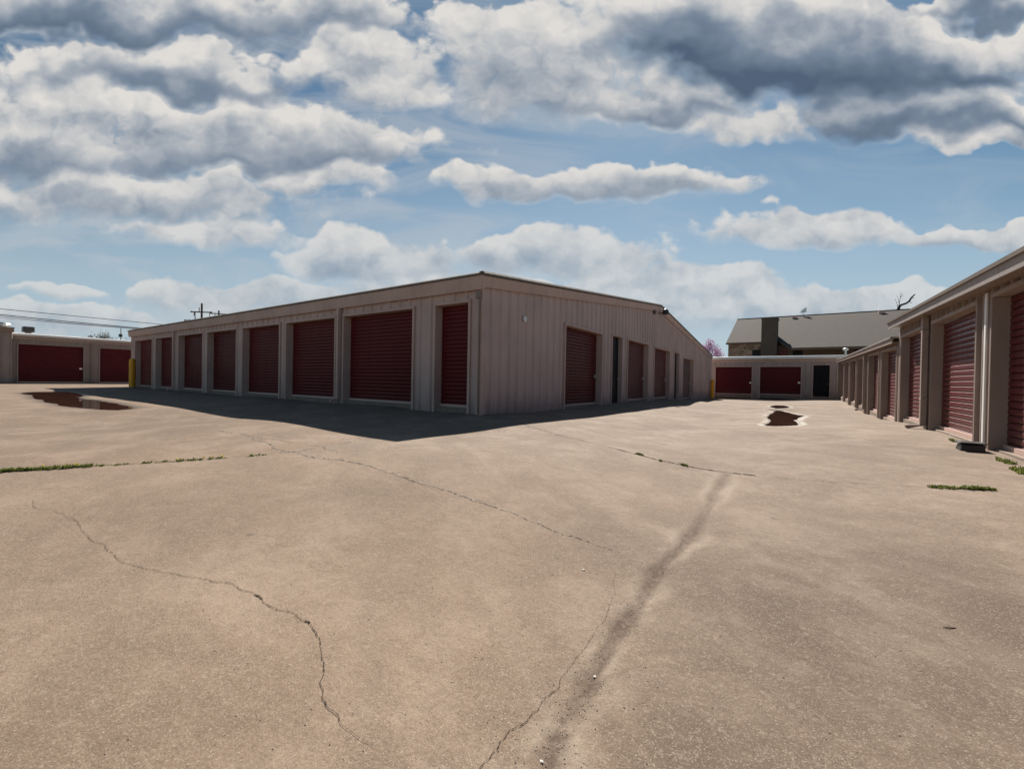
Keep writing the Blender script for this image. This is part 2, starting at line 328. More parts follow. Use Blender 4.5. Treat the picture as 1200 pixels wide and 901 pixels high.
def concretemat():
    m, t, b = mat('worn_concrete')
    pos = t.n('ShaderNodeNewGeometry').outputs['Position']
    att = lambda n: t.n('ShaderNodeAttribute', attribute_name=n).outputs['Fac']
    wear, damp, rim, slab, stain = att('wear'), att('damp'), att('rim'), att('slab'), att('stain')
    n_big = t.noise(pos, .23, 5, .6, .6); n_mid = t.noise(pos, 1.3, 7, .62, .4); n_sm = t.noise(pos, 9, 6, .65); n_fine = t.noise(pos, 75, 4, .7)
    drag = t.noise(t.v('MULTIPLY', t.n('ShaderNodeVectorRotate', {'Vector': pos, 'Axis': (0, 0, 1), 'Angle': R_(34)}, rotation_type='AXIS_ANGLE').outputs[0], (.22, 1.6, 1)), 1.2, 6, .62, .5)
    c = t.mix(t.sm(n_big, .32, .70), (0.217, 0.157, 0.115), (0.303, 0.233, 0.179))
    c = t.mix(t.m('MULTIPLY', slab, .60), c, (0.230, 0.153, 0.101))
    c = t.mix(t.sm(n_mid, .34, .68, 0, .70), c, (0.163, 0.123, 0.093))
    c = t.mix(t.sm(n_mid, .54, .36, 0, .45), c, (0.313, 0.257, 0.210))
    c = t.mix(t.sm(drag, .52, .72, 0, .50), c, (0.143, 0.110, 0.087))
    c = t.mix(t.sm(drag, .46, .30, 0, .35), c, (0.300, 0.243, 0.197))
    c = t.mix(t.sm(n_sm, .42, .72, 0, .40), c, (0.133, 0.100, 0.077))
    c = t.mix(t.sm(n_sm, .46, .26, 0, .35), c, (0.333, 0.277, 0.227))
    c = t.mix(t.m('MULTIPLY', stain, t.sm(t.m('ADD', n_mid, t.m('MULTIPLY', drag, .5)), .45, .95, .25, .95)), c, (0.110, 0.080, 0.059))
    c = t.mix(t.m('MULTIPLY', att('warm'), .30), c, (.300, .212, .145))
    # exposed aggregate
    vo = t.n('ShaderNodeTexVoronoi', {'Scale': 240.0, 'Randomness': 1.0}); t.put(vo, 'Vector', pos)
    vr = t.n('ShaderNodeSeparateColor', {0: vo.outputs['Color']})
    vo2 = t.n('ShaderNodeTexVoronoi', {'Scale': 125.0, 'Randomness': 1.0}); t.put(vo2, 'Vector', pos)
    vr2 = t.n('ShaderNodeSeparateColor', {0: vo2.outputs['Color']})
    ag = t.m('ADD', .58, t.m('MULTIPLY', wear, .45), clamp=True); ag = t.m('MULTIPLY', ag, t.sm(n_mid, .25, .65, .45, 1.0))
    c = t.mix(t.m('MULTIPLY', ag, t.sm(vr.outputs[0], .80, .96)), c, (0.373, 0.320, 0.267))
    c = t.mix(t.m('MULTIPLY', ag, t.sm(vr.outputs[1], .74, .97)), c, (0.080, 0.057, 0.041))
    n_grit = t.noise(pos, 30, 7, .72)
    c = t.mix(t.sm(n_grit, .52, .72, 0, .30), c, (.105, .078, .058))
    c = t.mix(t.sm(n_grit, .48, .30, 0, .40), c, (.36, .30, .24))
    big = t.m('MULTIPLY', t.sm(vo2.outputs[0], .42, .25), ag)
    c = t.mix(t.m('MULTIPLY', big, t.sm(vr2.outputs[0], .84, .93)), c, (0.413, 0.367, 0.313))
    c = t.mix(t.m('MULTIPLY', big, t.sm(vr2.outputs[1], .80, .95)), c, (0.100, 0.067, 0.050))
    c = t.mix(t.sm(n_fine, .3, .75, 0, .28), c, (0.093, 0.067, 0.050))
    dr = t.n('ShaderNodeTexVoronoi', {'Scale': 1.9, 'Randomness': 1.0}); t.put(dr, 'Vector', t.v('ADD', pos, t.v('MULTIPLY', t.noise(pos, 12, 3, .6, out=1), (.05, .05, .05))))
    drc = t.n('ShaderNodeSeparateColor', {0: dr.outputs['Color']})
    c = t.mix(t.m('MULTIPLY', t.sm(dr.outputs[0], .085, .03), t.sm(drc.outputs[0], .62, .70, 0, .55)), c, (.075, .056, .044))
    wn = t.sm(t.m('ADD', wear, t.m('MULTIPLY', t.m('SUBTRACT', t.noise(pos, 17, 7, .75), .5), 1.5)), .10, 1.15)
    wn = t.m('MULTIPLY', wn, t.sm(wear, .03, .3)); wn = t.m('MULTIPLY', wn, t.sm(n_grit, .62, .38, .45, 1.25), clamp=True)
    c = t.mix(t.m('MULTIPLY', wn, .76), c, (0.065, 0.044, 0.032))
    c = t.mix(t.m('MULTIPLY', att('lip'), t.sm(n_sm, .3, .6, .1, .5)), c, (.37, .31, .25))
    c = t.mix(t.m('MULTIPLY', rim, t.sm(n_mid, .42, .58)), c, (0.440, 0.420, 0.387))
    c = t.mix(t.m('MULTIPLY', damp, .75), c, (0.040, 0.027, 0.020))
    c = t.mix(1.0, c, (.965, .938, .90), 'MULTIPLY')
    t.put(b, 'Base Color', c)
    t.put(b, 'Roughness', t.m('SUBTRACT', .92, t.m('MULTIPLY', damp, .45))); t.put(b, 'Specular IOR Level', .25)
    h = t.m('ADD', t.m('MULTIPLY', n_sm, .7), t.m('MULTIPLY', n_fine, .30)); h = t.m('ADD', h, t.m('MULTIPLY', vo.outputs[0], -.06))
    h = t.m('ADD', h, t.m('MULTIPLY', n_mid, 2.0)); h = t.m('ADD', h, t.m('MULTIPLY', n_grit, .5))
    bp = t.n('ShaderNodeBump', {'Strength': .55, 'Distance': .012, 'Height': h}); t.put(b, 'Normal', bp.outputs[0])
    return m
MT['concrete'] = concretemat()

# ------------------------------------------------------------------ the ground
HP = np.array([(-6.2, 7.83, 0), (-10, 7.8, .03), (-16, 7.8, .03), (-24, 7.8, .03), (-32, 7.8, .04), (-6.2, 12, -.07), (-6.2, 15, -.06), (-6.2, 18, -.04), (-6.2, 24, -.10), (-6.2, 29, -.25), (-6.2, 35, -.38),
 (-6.2, 40, -.44), (2.6, 1, -.3), (2.6, 6, -.2), (2.45, 8, -.17), (2.45, 10, -.155), (2.45, 12, -.155), (2.45, 14, -.16), (2.45, 16.5, -.2), (2.45, 18, -.28), (2.6, 20, -.38), (2.6, 25, -.40), (2.6, 30, -.28), (2.6, 36, -.18), (2.6, 42, -.15), (-3, 42, -.38), (-6, 42, -.44),
 (-1.5, 14, -.33), (-1.5, 20, -.38), (-1.5, 28, -.40), (-2, 36, -.42), (-2, 9, -.30), (-4.6, 4.1, -.10), (-8, 4.2, -.06), (-14, 4.2, -.05), (-4.7, 8, -.11), (-4.4, 12, -.13), (0, 0, -.55), (-1, 1.5, -.5), (1, 1.5, -.5), (-2, -2, -.55), (2, -2, -.5), (0, 4.5, -.42), (-10, 2, -.16), (-18, 3, -.05), (-30, 3, 0),
 (-44, 5, 0), (-44, 10, 0), (-40, -5, 0), (-20, -6, -.1), (-10, -6, -.3), (-36, 12, .02), (-36, 25, .02), (-20, 30, -.1), (10, 20, -.3), (0, 60, -.4), (-40, 60, -.2), (60, 0, -.3), (-90, 0, 0), (0, -60, -.4)], float)
def H0(x, y):
    x = np.asarray(x, float); y = np.asarray(y, float)
    num = np.zeros_like(x); den = np.zeros_like(x)
    for (a, b, z) in HP:
        w = 1.0 / ((x - a) ** 2 + (y - b) ** 2 + 1.0) ** 1.6
        num += w * z; den += w
    return num / den
def on_ground(px, py, fn=None):
    z = -.3
    for _ in range(25):
        p = at_z(px, py, z); z = .5 * z + .5 * float((fn or H0)(p[0], p[1]))
    return p[0], p[1], z
def poly_world(pts): return np.array([on_ground(*p)[:2] for p in pts])
def seg_dist(X, Y, line):
    d = np.full(X.shape, 1e9); tt = np.zeros(X.shape); n = len(line) - 1
    for i in range(n):
        a, b = line[i], line[i + 1]; ab = b - a; L = ab @ ab + 1e-12
        t = np.clip(((X - a[0]) * ab[0] + (Y - a[1]) * ab[1]) / L, 0, 1)
        e = np.hypot(X - a[0] - t * ab[0], Y - a[1] - t * ab[1]); m = e < d
        d = np.where(m, e, d); tt = np.where(m, (i + t) / n, tt)
    return d, tt
def inside(X, Y, poly):
    r = np.zeros(X.shape, bool); n = len(poly)
    for i in range(n):
        (x0, y0), (x1, y1) = poly[i], poly[(i + 1) % n]
        if abs(y1 - y0) < 1e-12: continue
        c = ((y0 > Y) != (y1 > Y)) & (X < (x1 - x0) * (Y - y0) / (y1 - y0) + x0); r ^= c
    return r
GULLY = poly_world([(852, 556), (838, 578), (829, 600), (815, 622), (795, 643), (776, 660), (763, 682), (749, 706), (735, 728), (716, 752), (700, 782), (684, 812), (665, 842), (650, 872), (640, 897), (625, 960)])
PUD_L = [(26, 460.5), (42, 459), (60, 458.5), (80, 459.5), (92, 461.5), (97, 464), (93, 467), (108, 468.5), (120, 470.5), (138, 473), (151, 476), (150, 479.5), (135, 480.5), (112, 479.5), (90, 477.5), (72, 475.5), (58, 472), (52, 468.5), (40, 464.5)]
PUD_R = [[(897, 480), (905, 480.4), (915, 481.2), (926, 484), (936, 486.3), (943, 487), (936, 489.5), (929, 492.5), (934, 495), (935, 498), (926, 498.8), (912, 499.2), (899, 499), (896, 497.4), (903, 494), (900.5, 490.5), (901, 487), (906, 484), (910, 481.6)],
         [(902, 476.2), (909, 474.9), (918, 475.1), (926, 477.2), (919, 478.4), (910, 478.6)]]
def puddle_plane(pts):
    c = np.mean(np.array(pts), axis=0); z = on_ground(*c)[2]
    return np.array([at_z(px, py, z)[:2] for px, py in pts]), z
PL, ZL = puddle_plane(PUD_L)
PR1, ZR = puddle_plane(PUD_R[0]); PR2 = np.array([at_z(px, py, ZR)[:2] for px, py in PUD_R[1]])
def roughen(poly, amp, seed, it=3):
    rg = random.Random(seed); P = [np.array(p) for p in poly]
    for k in range(it):
        Q = []
        for i in range(len(P)):
            a, b = P[i], P[(i + 1) % len(P)]; d = b - a; L = np.linalg.norm(d); nrm = np.array([-d[1], d[0]])
            Q += [a, (a + b) / 2 + nrm * rg.uniform(-amp, amp)]
        P = Q
    return np.array(P)
PL = roughen(PL, .06, 3); PR1 = roughen(PR1, .035, 4); PR2 = roughen(PR2, .04, 5)
JOINT_L = [(-60, 556), (0, 553), (50, 550), (110, 546), (170, 542), (230, 538.5), (270, 536), (310, 533), (350, 528.5), (385, 522), (417, 516.5)]
JOINT_R = [(600, 491), (620, 500), (655, 510), (700, 521), (740, 531), (775, 539.5), (802, 545), (835, 551), (890, 558), (985, 566), (1090, 571), (1160, 574), (1230, 577)]
def axis(segs):
    out = []
    for (a, b, st) in segs: out += list(np.arange(a, b, st))
    return np.array(sorted(set(np.round(out, 4))))
gx = axis([(-900, -100, 100), (-100, -46, 6), (-46, -20, .35), (-20, -9, .22), (-9, -3.6, .11), (-3.6, 2.2, .04), (2.2, 4, .12), (4, 16, .8), (16, 100, 8), (100, 901, 100)])
gy = axis([(-900, -100, 100), (-100, -6, 6), (-6, .2, .3), (.2, 6.2, .04), (6.2, 11, .1), (11, 28, .16), (28, 46, .35), (46, 100, 6), (100, 901, 100)])
GX, GY = np.meshgrid(gx, gy)
GZ = H0(GX, GY)
gd, gt = seg_dist(GX, GY, GULLY)
gw = (.040 - .013 * gt) * (1 + .30 * np.sin(gt * 37) + .2 * np.sin(gt * 91))
GZ -= .022 * np.exp(-(gd / np.maximum(gw, .03)) ** 2)
GZ += .006 * (np.sin(GX * 2.1 + GY * .7) * np.sin(GY * 1.7 - GX * .4)) * (GY < 60) * (GX > -60)
def flatten(Z, poly, z):
    d, _ = seg_dist(GX, GY, np.vstack([poly, poly[:1]])); ins = inside(GX, GY, poly)
    sd = np.where(ins, -d, d)
    w = np.clip(1 - sd / .9, 0, 1); w = w * w * (3 - 2 * w)
    tgt = z + np.where(ins, -.02, np.minimum(.05 * d, .03) - .001)
    return Z * (1 - w) + tgt * w, sd
GZ, sdL = flatten(GZ, PL, ZL); GZ, sdR1 = flatten(GZ, PR1, ZR); GZ, sdR2 = flatten(GZ, PR2, ZR)
def Hg(x, y):
    """height of the finished ground sheet"""
    i = int(np.clip(np.searchsorted(gx, x) - 1, 0, len(gx) - 2)); j = int(np.clip(np.searchsorted(gy, y) - 1, 0, len(gy) - 2))
    a = (x - gx[i]) / (gx[i + 1] - gx[i]); b = (y - gy[j]) / (gy[j + 1] - gy[j])
    return float(GZ[j, i] * (1 - a) * (1 - b) + GZ[j, i + 1] * a * (1 - b) + GZ[j + 1, i] * (1 - a) * b + GZ[j + 1, i + 1] * a * b)
def ground():
    nx, ny = len(gx), len(gy)
    me = bpy.data.meshes.new('ground')
    co = np.stack([GX, GY, GZ], -1).reshape(-1, 3)
    idx = np.arange(nx * ny).reshape(ny, nx)
    q = np.stack([idx[:-1, :-1], idx[:-1, 1:], idx[1:, 1:], idx[1:, :-1]], -1).reshape(-1, 4)
    me.vertices.add(len(co)); me.vertices.foreach_set('co', co.ravel())
    me.loops.add(q.size); me.loops.foreach_set('vertex_index', q.ravel().astype(np.int32))
    me.polygons.add(len(q)); me.polygons.foreach_set('loop_start', np.arange(0, q.size, 4, dtype=np.int32))
    me.polygons.foreach_set('use_smooth', np.ones(len(q), bool))
    me.update(); me.validate()
    # stains that stay put: the worn channel, wet margin, mineral rim, the redder slab beyond the left joint
    wear = .95 * np.exp(-(gd / (gw * 1.25)) ** 2) * (.45 + .55 * np.clip(gt * 3, 0, 1)) + .22 * np.exp(-(gd / (gw * 4.5)) ** 2)
    wear *= .86 + .14 * np.sin(gt * 23 + 1.0) * np.sin(gt * 61)
    lip = np.exp(-((gd - gw * 2.4) / (gw * .9)) ** 2) * (.5 + .5 * np.sin(gt * 31))  # lit raised edge of the channel, painted as paler concrete
    blob = lambda px, py, r, k=1.0: k * np.exp(-(((GX - on_ground(px, py)[0]) ** 2 + (GY - on_ground(px, py)[1]) ** 2) / r ** 2))
    stain = blob(950, 760, .75) + blob(1120, 700, .9) + blob(820, 870, .30, .8) + blob(60, 860, .5, .8) + blob(700, 620, .55, .8) + blob(960, 640, .8, .6) + blob(300, 850, .25, .5) + blob(1010, 520, 1.6, .5) + blob(150, 500, 2.5, .5)
    damp = np.clip(1 - sdL / .40, 0, 1) ** 1.5 * (sdL > -5) + np.clip(1 - np.minimum(sdR1, sdR2) / .05, 0, 1)
    warm = np.clip(blob(240, 640, 1.6) + blob(330, 760, .9) + blob(120, 600, 2.0) + blob(450, 620, 1.5) + blob(700, 560, 1.5, .6), 0, 1)
    rim = np.clip(1 - np.abs(np.minimum(sdR1, sdR2) - .12) / .12, 0, 1)
    JL = poly_world(JOINT_L)
    yy = np.interp(GX, JL[:, 0], JL[:, 1]) if JL[-1, 0] > JL[0, 0] else np.interp(GX, JL[::-1, 0], JL[::-1, 1])
    slab = ((GY > yy) & (GX < JL[:, 0].max())).astype(float)
    for n, a in (('wear', wear), ('damp', damp), ('rim', rim), ('slab', slab), ('stain', stain), ('lip', lip), ('warm', warm)):
        at = me.attributes.new(n, 'FLOAT', 'POINT'); at.data.foreach_set('value', np.clip(a, 0, 1).ravel().astype(np.float32))
    me.materials.append(MT['concrete'])
    o = bpy.data.objects.new('ground', me); col.objects.link(o); tag(o, kind='structure')
ground()
def puddle(poly, z, name='puddle'):
    b = MB(); b.add([(x, y, z + .001) for x, y in poly], [tuple(range(len(poly)))])
    o = b.build(name, MT['water'], recalc=False)
    if o.data.polygons[0].normal.z < 0: o.data.flip_normals()
    tag(o, kind='structure')
puddle(PL, ZL); puddle(PR1, ZR); puddle(PR2, ZR)
def jagged(P, amp, seed, it=3):
    rg = random.Random(seed); P = [np.array(p, float) for p in P]
    for k in range(it):
        Q = [P[0]]
        for a, b in zip(P[:-1], P[1:]):
            d = b - a; nrm = np.array([-d[1], d[0]]); Q += [(a + b) / 2 + nrm * rg.uniform(-amp, amp), b]
        P = Q
    return P
def ribbon(name, px, wfun, material, seed, amp=.16, it=4, lift=.004, gap=0.0):
    rg = random.Random(seed + 50); P = jagged(poly_world(px), amp, seed, it); b = MB(); n = len(P); L = []
    wv = 1.0
    for i, p in enumerate(P):
        d = P[min(i + 1, n - 1)] - P[max(i - 1, 0)]; d /= np.linalg.norm(d) + 1e-9; nr = np.array([-d[1], d[0]])
        wv = .6 * wv + .4 * rg.uniform(.25, 1.9)
        w = wfun(i / (n - 1)) * wv
        l, r = p + nr * w * rg.uniform(.3, .7), p - nr * w * rg.uniform(.3, .7)
        L.append(((l[0], l[1], Hg(*l) + lift), (r[0], r[1], Hg(*r) + lift)))
    off = 0
    for i in range(n - 1):
        if gap and rg.random() < gap: continue
        b.add([L[i][0], L[i][1], L[i + 1][1], L[i + 1][0]], [(0, 1, 2, 3)])
    o = b.build(name, material); tag(o, kind='structure'); return o
CR_L = [(40, 585), (47, 597), (75, 602), (95, 620), (120, 637), (147, 660), (185, 669), (215, 676), (242, 679), (272, 684), (295, 694), (310, 707), (325, 715), (345, 719), (362, 729), (372, 745), (377, 765), (380, 776), (375, 800), (379, 820), (395, 836), (410, 855), (425, 867), (440, 875)]
ribbon('pavement_crack', CR_L, lambda t: .0016 + .0014 * math.sin(math.pi * min(1, t * 1.02)) + (.007 if .445 < t < .465 else 0) + (.004 if .60 < t < .615 else 0), MT['crack'], 1, .085, 5, .004, .10)
CR_M = [(255, 505), (300, 517), (320, 525), (350, 530), (380, 537), (415, 542), (450, 552), (480, 562), (510, 570), (545, 582), (590, 598), (640, 618), (680, 632), (722, 646)]
ribbon('pavement_crack', CR_M, lambda t: .022 if t < .72 else .008, MT['spall'], 2, .10, 5, .003, .35)
ribbon('pavement_crack', CR_M, lambda t: .005 if t < .4 else .002, MT['crack'], 2, .10, 5, .006, .5)
CR_G = [(722, 672), (719, 700), (706, 730), (690, 752), (674, 772), (661, 790), (655, 806), (630, 832), (600, 854), (575, 886), (562, 899), (540, 940)]
ribbon('pavement_crack', CR_G, lambda t: .0010 + .0020 * t, MT['crack'], 3, .10, 5, .004, .2)
ribbon('pavement_joint', JOINT_L, lambda t: .018 if t < .30 else .008, MT['crack'], 4, .02, 5, .004, .45)
ribbon('pavement_joint', JOINT_R, lambda t: (.011 if t < .3 else .022 if t < .66 else .005), MT['crack'], 5, .025, 5, .004, .22)
ribbon('pavement_crack', [(395, 440 + 90), (380, 523), (360, 521), (330, 517), (300, 514)], lambda t: .006, MT['crack'], 6, .15, 4, .004, .3)

# ------------------------------------------------------------------ storage buildings
def frame(O, S, N, shear=0.0, s_ref=0.0):
    O = np.array(O, float); S = np.array(S, float); N = np.array(N, float)
    def F(s, d, z):
        p = O + S * s + N * d; return (p[0], p[1], z + shear * (s - s_ref))
    return F
def panel(b, F, s0, s1, zb, ztop, openings, pitch=.40, depth=.050, phase=0.0, d0=0.0):
    """ribbed metal sheet with openings cut out of it"""
    rib = [(0.0, 0.0), (.28, 0.0), (.335, depth), (.375, depth), (.43, 0.0)]
    pts = {}
    k = math.floor((s0 - phase) / pitch) - 1
    while phase + k * pitch < s1 + pitch:
        base = phase + k * pitch
        for a, d in [(.0, 0), (pitch * .70, 0), (pitch * .79, depth), (pitch * .89, depth), (pitch * .98, 0)]: pts[round(base + a, 5)] = d
        k += 1
    xs = np.array(sorted(pts)); ds = np.array([pts[x] for x in xs])
    brk = [s0, s1] + [e for o in openings for e in (o[0], o[1])]
    S = sorted(set([round(float(x), 5) for x in xs if s0 < x < s1] + [round(x, 5) for x in brk]))
    D = np.interp(S, xs, ds) + d0
    for a, c, da, dc in zip(S[:-1], S[1:], D[:-1], D[1:]):
        mid = (a + c) / 2; ops = sorted([(o[2], o[3]) for o in openings if o[0] - 1e-4 < mid < o[1] + 1e-4])
        lo = [(zb, zb)]; spans = []; cur = zb
        for (o0, o1) in ops:
            if o0 > cur + .001: spans.append((cur, o0))
            cur = o1
        for (x, y) in spans: b.add([F(a, da, x), F(c, dc, x), F(c, dc, y), F(a, da, y)], [(0, 1, 2, 3)])
        b.add([F(a, da, cur), F(c, dc, cur), F(c, dc, ztop(c)), F(a, da, ztop(a))], [(0, 1, 2, 3)])
DOOR_KEYS = ('door', 'door_b', 'door_c')
def roll_door(root, F, a, b, zb, zt, recess, key='door', latch_side=1, label=None, trim='trim', lip=.055, sill_drop=.30, rnd=None):
    """roll-up door: slatted curtain, bottom bar, latch; its frame and sill"""
    m = MB(); n = max(8, round((zt - zb) / .108)); p = (zt - zb) / n
    prof = []
    for i in range(n):
        z = zb + i * p; prof += [(z, -.020), (z + p * .10, -.003), (z + p * .45, .004), (z + p * .84, .0)]
    prof.append((zt, -.020))
    for (z0, d0), (z1, d1) in zip(prof[:-1], prof[1:]):
        m.add([F(a, -recess + d0, z0), F(b, -recess + d0, z0), F(b, -recess + d1, z1), F(a, -recess + d1, z1)], [(0, 1, 2, 3)])
    door = m.build('door', MT[DOOR_KEYS[int(abs(a * 7.3 + b * 3.1) * 10) % 3] if key == 'door' else key], root)
    if label: door['label'] = label
    bb = MB(); bb.fbox(F, a + .01, b - .01, -recess + .004, -recess + .045, zb + .004, zb + .075); bb.build('bottom_bar', MT['trim'] , door)
    ls = (b - .13) if latch_side > 0 else (a + .13); lz = zb + 1.05
    l = MB(); l.fbox(F, ls - .07, ls + .07, -recess + .008, -recess + .022, lz - .06, lz + .06); l.fbox(F, ls - .03, ls + latch_side * .11, -recess + .023, -recess + .045, lz - .018, lz + .018)
    l.fbox(F, ls - .022, ls + .022, -recess + .047, -recess + .072, lz - .085, lz - .022)
    l.build('latch', MT['steel'], door)
    fr = MB()
    e = .003
    fr.fbox(F, a - lip, a + .012, -recess - .02, .058, zb - sill_drop, zt)
    fr.fbox(F, b - .012, b + lip, -recess - .02, .058, zb - sill_drop, zt)
    fr.fbox(F, a - lip, b + lip, -recess - .02, .062, zt + e, zt + .075)
    fr.build('door_frame', MT[trim], root, bevel=.004)
    si = MB(); si.fbox(F, a + .014, b - .014, -recess - .3, -.01, zb - sill_drop, zb); si.build('sill', MT['sill'], root, bevel=.006)
    return door
def walk_door(root, F, a, b, zb, zt, recess, key='door_dark', trim='trim', label=None):
    m = MB(); m.fbox(F, a + .014, b - .014, -recess - .05, -recess, zb, zt); d = m.build('door', MT[key], root)
    if label: d['label'] = label
    for (u, w) in ((.12, .46), (.54, .9)):
        q = MB(); q.fbox(F, a + .2, b - .2, -recess + .001, -recess + .014, zb + (zt - zb) * u, zb + (zt - zb) * w); q.build('door_panel', MT[key], d, bevel=.008)
    k = MB(); k.lathe(F(b - .13, -recess + .05, zb + 1.0), [(.02, -.03), (.032, -.015), (.032, .015), (.02, .03)], 12); k.build('knob', MT['steel'], d)
    fr = MB(); fr.fbox(F, a - .055, a + .012, -recess - .06, .046, zb - .3, zt); fr.fbox(F, b - .012, b + .055, -recess - .06, .046, zb - .3, zt); fr.fbox(F, a - .055, b + .055, -recess - .06, .050, zt + .003, zt + .075)
    fr.build('door_frame', MT[trim], root, bevel=.004)
    si = MB(); si.fbox(F, a + .014, b - .014, -recess - .3, .02, zb - .3, zb); si.build('sill', MT['sill'], root)
def downspout(root, F, s, ztop, zbot, out=.10, key='trim', w=.10, kick=.28):
    m = MB(); m.fbox(F, s - w / 2, s + w / 2, .055, .055 + out, zbot + .12, ztop)
    P = lambda d, z: [F(s - w / 2, d, z), F(s + w / 2, d, z)]
    a0, a1 = P(.055, zbot + .12); b0, b1 = P(.055 + out, zbot + .12); c0, c1 = P(.055 + kick, zbot + .01); d0, d1 = P(.055 + kick + .03, zbot + .10)
    m.add([a0, a1, b0, b1, c0, c1, d0, d1], [(0, 1, 5, 4), (2, 3, 7, 6), (0, 4, 6, 2), (1, 3, 7, 5), (4, 5, 7, 6)])
    for z in (zbot + .7, ztop - .35): m.fbox(F, s - w / 2 - .03, s + w / 2 + .03, .048, .06 + out, z, z + .04)
    m.build('downspout', MT[key], root, bevel=.006)
def extrude(b, F, s0, s1, prof, z0=lambda s: 0.0, seg=1):
    """long trim: profile (out, up) carried along the wall"""
    n = len(prof); ss = np.linspace(s0, s1, seg + 1); vs = []
    for s in ss: vs += [F(s, d, z + z0(s)) for d, z in prof]
    fs = [tuple(range(n))[::-1], tuple(seg * n + i for i in range(n))]
    for k in range(seg):
        for i in range(n): fs.append((k * n + i, k * n + (i + 1) % n, (k + 1) * n + (i + 1) % n, (k + 1) * n + i))
    b.add(vs, fs)
XC, YC = -6.20, 7.83
def main_building():
    root = empty('storage_building', (XC, YC, 0))
    tag(root, 'long tan metal storage building in the middle with its gable end facing the alley', 'building')
    XE = -31.9; YE = 39.4; EZ = 3.26; RZ = 4.90; RY = 23.0
    # long side: s runs from the corner to the left (-X), out is -Y
    F = frame((XC, YC), (-1, 0), (0, -1))
    ops_x = [(-7.68, -6.57), (-11.55, -8.50), (-14.9, -12.0), (-18.15, -15.35), (-21.45, -18.70), (-24.75, -21.95), (-27.85, -25.45), (-31.15, -28.42)]
    ops = [(XC - b, XC - a, .10, 2.66) for a, b in ops_x]
    w = MB(); panel(w, F, .0, XC - XE, -.8, lambda s: 3.10, [(o[0], o[1], -.8, o[3]) for o in ops], phase=.13)
    w.build('wall', MT['wall'], root)
    for i, o in enumerate(ops):
        roll_door(root, F, o[0], o[1], o[2], o[3], .20, 'door', -1, trim='trim', label='narrow red roll up door nearest the corner' if i == 0 else None)
    # gable end: s runs away from the corner (+Y), out is +X
    G = frame((XC, YC), (0, 1), (1, 0))
    roofz = lambda s: EZ + (RZ - EZ) * (1 - abs(s + YC - RY) / (RY - YC)) if s + YC < RY else EZ - .08 + (RZ - EZ + .08) * (1 - (s + YC - RY) / (YE - RY))
    gop = [(12.08, 15.12, -.03, 2.60, 'door'), (16.2, 17.35, -.05, 2.68, 'walk'), (18.05, 21.05, -.02, 2.68, 'door_old'), (22.15, 25.3, -.04, 2.64, 'door_old'), (26.45, 27.7, -.14, 2.66, 'walk'), (28.7, 31.95, -.22, 2.46, 'door_grey')]
    w = MB(); panel(w, G, .0, YE - YC, -1.1, lambda s: roofz(s) - .06, [(a - YC, b - YC, -1.1, zt) for a, b, zb, zt, k in gop], phase=.03)
    w.build('gable_wall', MT['wall'], root)
    for a, b, zb, zt, k in gop:
        if k == 'walk': walk_door(root, G, a - YC, b - YC, zb, zt, .14, label='dark recessed walk door')
        else: roll_door(root, G, a - YC, b - YC, zb, zt, .19, k, 1, trim='trim', label={'door_old': 'faded red roll up door', 'door_grey': 'grey brown roll up door'}.get(k))
    # hidden sides
    bk = MB(); bk.quad((XE, YC, -.8), (XE, YE, -.8), (XE, YE, EZ), (XE, RY, RZ - .05), (XE, YC, EZ)); bk.quad((XE, YE, -.8), (XC, YE, -.8), (XC, YE, EZ - .1), (XE, YE, EZ - .1)); bk.build('back_wall', MT['wall'], root)
    # roof
    r = MB(); xa, xb = XC + .12, XE - .12; th = .05
    ya, yb = YC - .12, YE + .12; sl = (RZ - EZ) / (RY - YC)
    for (y0, z0, y1, z1) in ((ya, EZ - .12 * sl, RY, RZ), (RY, RZ, yb, EZ - .1)):
        P = [(xa, y0, z0), (xb, y0, z0), (xb, y1, z1), (xa, y1, z1)]; Q = [(x, y, z + th) for x, y, z in P]
        r.add(P + Q, [(0, 1, 2, 3), (4, 7, 6, 5), (0, 4, 5, 1), (1, 5, 6, 2), (2, 6, 7, 3), (3, 7, 4, 0)])
    r.build('roof', MT['roof'], root)
    # eave gutter along the long side
    g = MB(); prof = [(.04, -.36), (.115, -.36), (.125, -.30), (.155, -.07), (.150, -.045), (.04, -.045)]
    extrude(g, F, -.115, XC - XE + .15, prof, lambda s: EZ + .02); g.build('gutter', MT['trim'], root)
    g = MB(); extrude(g, F, -.105, XC - XE + .17, [(.0, .0), (.175, -.062), (.18, -.02), (.0, .06)], lambda s: EZ + .04); g.build('roof_edge', MT['roof_edge'], root)
    # rake trim over the gable
    k = MB(); prof = [(.036, -.33), (.075, -.33), (.085, -.29), (.125, -.075), (.036, -.07)]
    extrude(k, G, -.155, RY - YC, prof, lambda s: roofz(s) + .05); extrude(k, G, RY - YC, YE - YC + .12, prof, lambda s: roofz(min(s, YE - YC)) + .05)
    k.build('rake_trim', MT['trim'], root)
    k = MB(); prof = [(.0, -.07), (.150, -.07), (.155, -.02), (.11, .035), (.0, .03)]
    extrude(k, G, -.125, RY - YC, prof, lambda s: roofz(s) + .055); extrude(k, G, RY - YC, YE - YC + .14, prof, lambda s: roofz(min(s, YE - YC)) + .055); k.build('rake_cap', MT['roof_edge'], root)
    # corner trims
    c = MB(); c.box((XC - .12, YC - .052, -.8), (XC + .05, YC - .036, 2.94)); c.box((XC + .036, YC - .05, -.8), (XC + .052, YC + .10, 2.94)); c.build('corner_trim', MT['trim'], root)
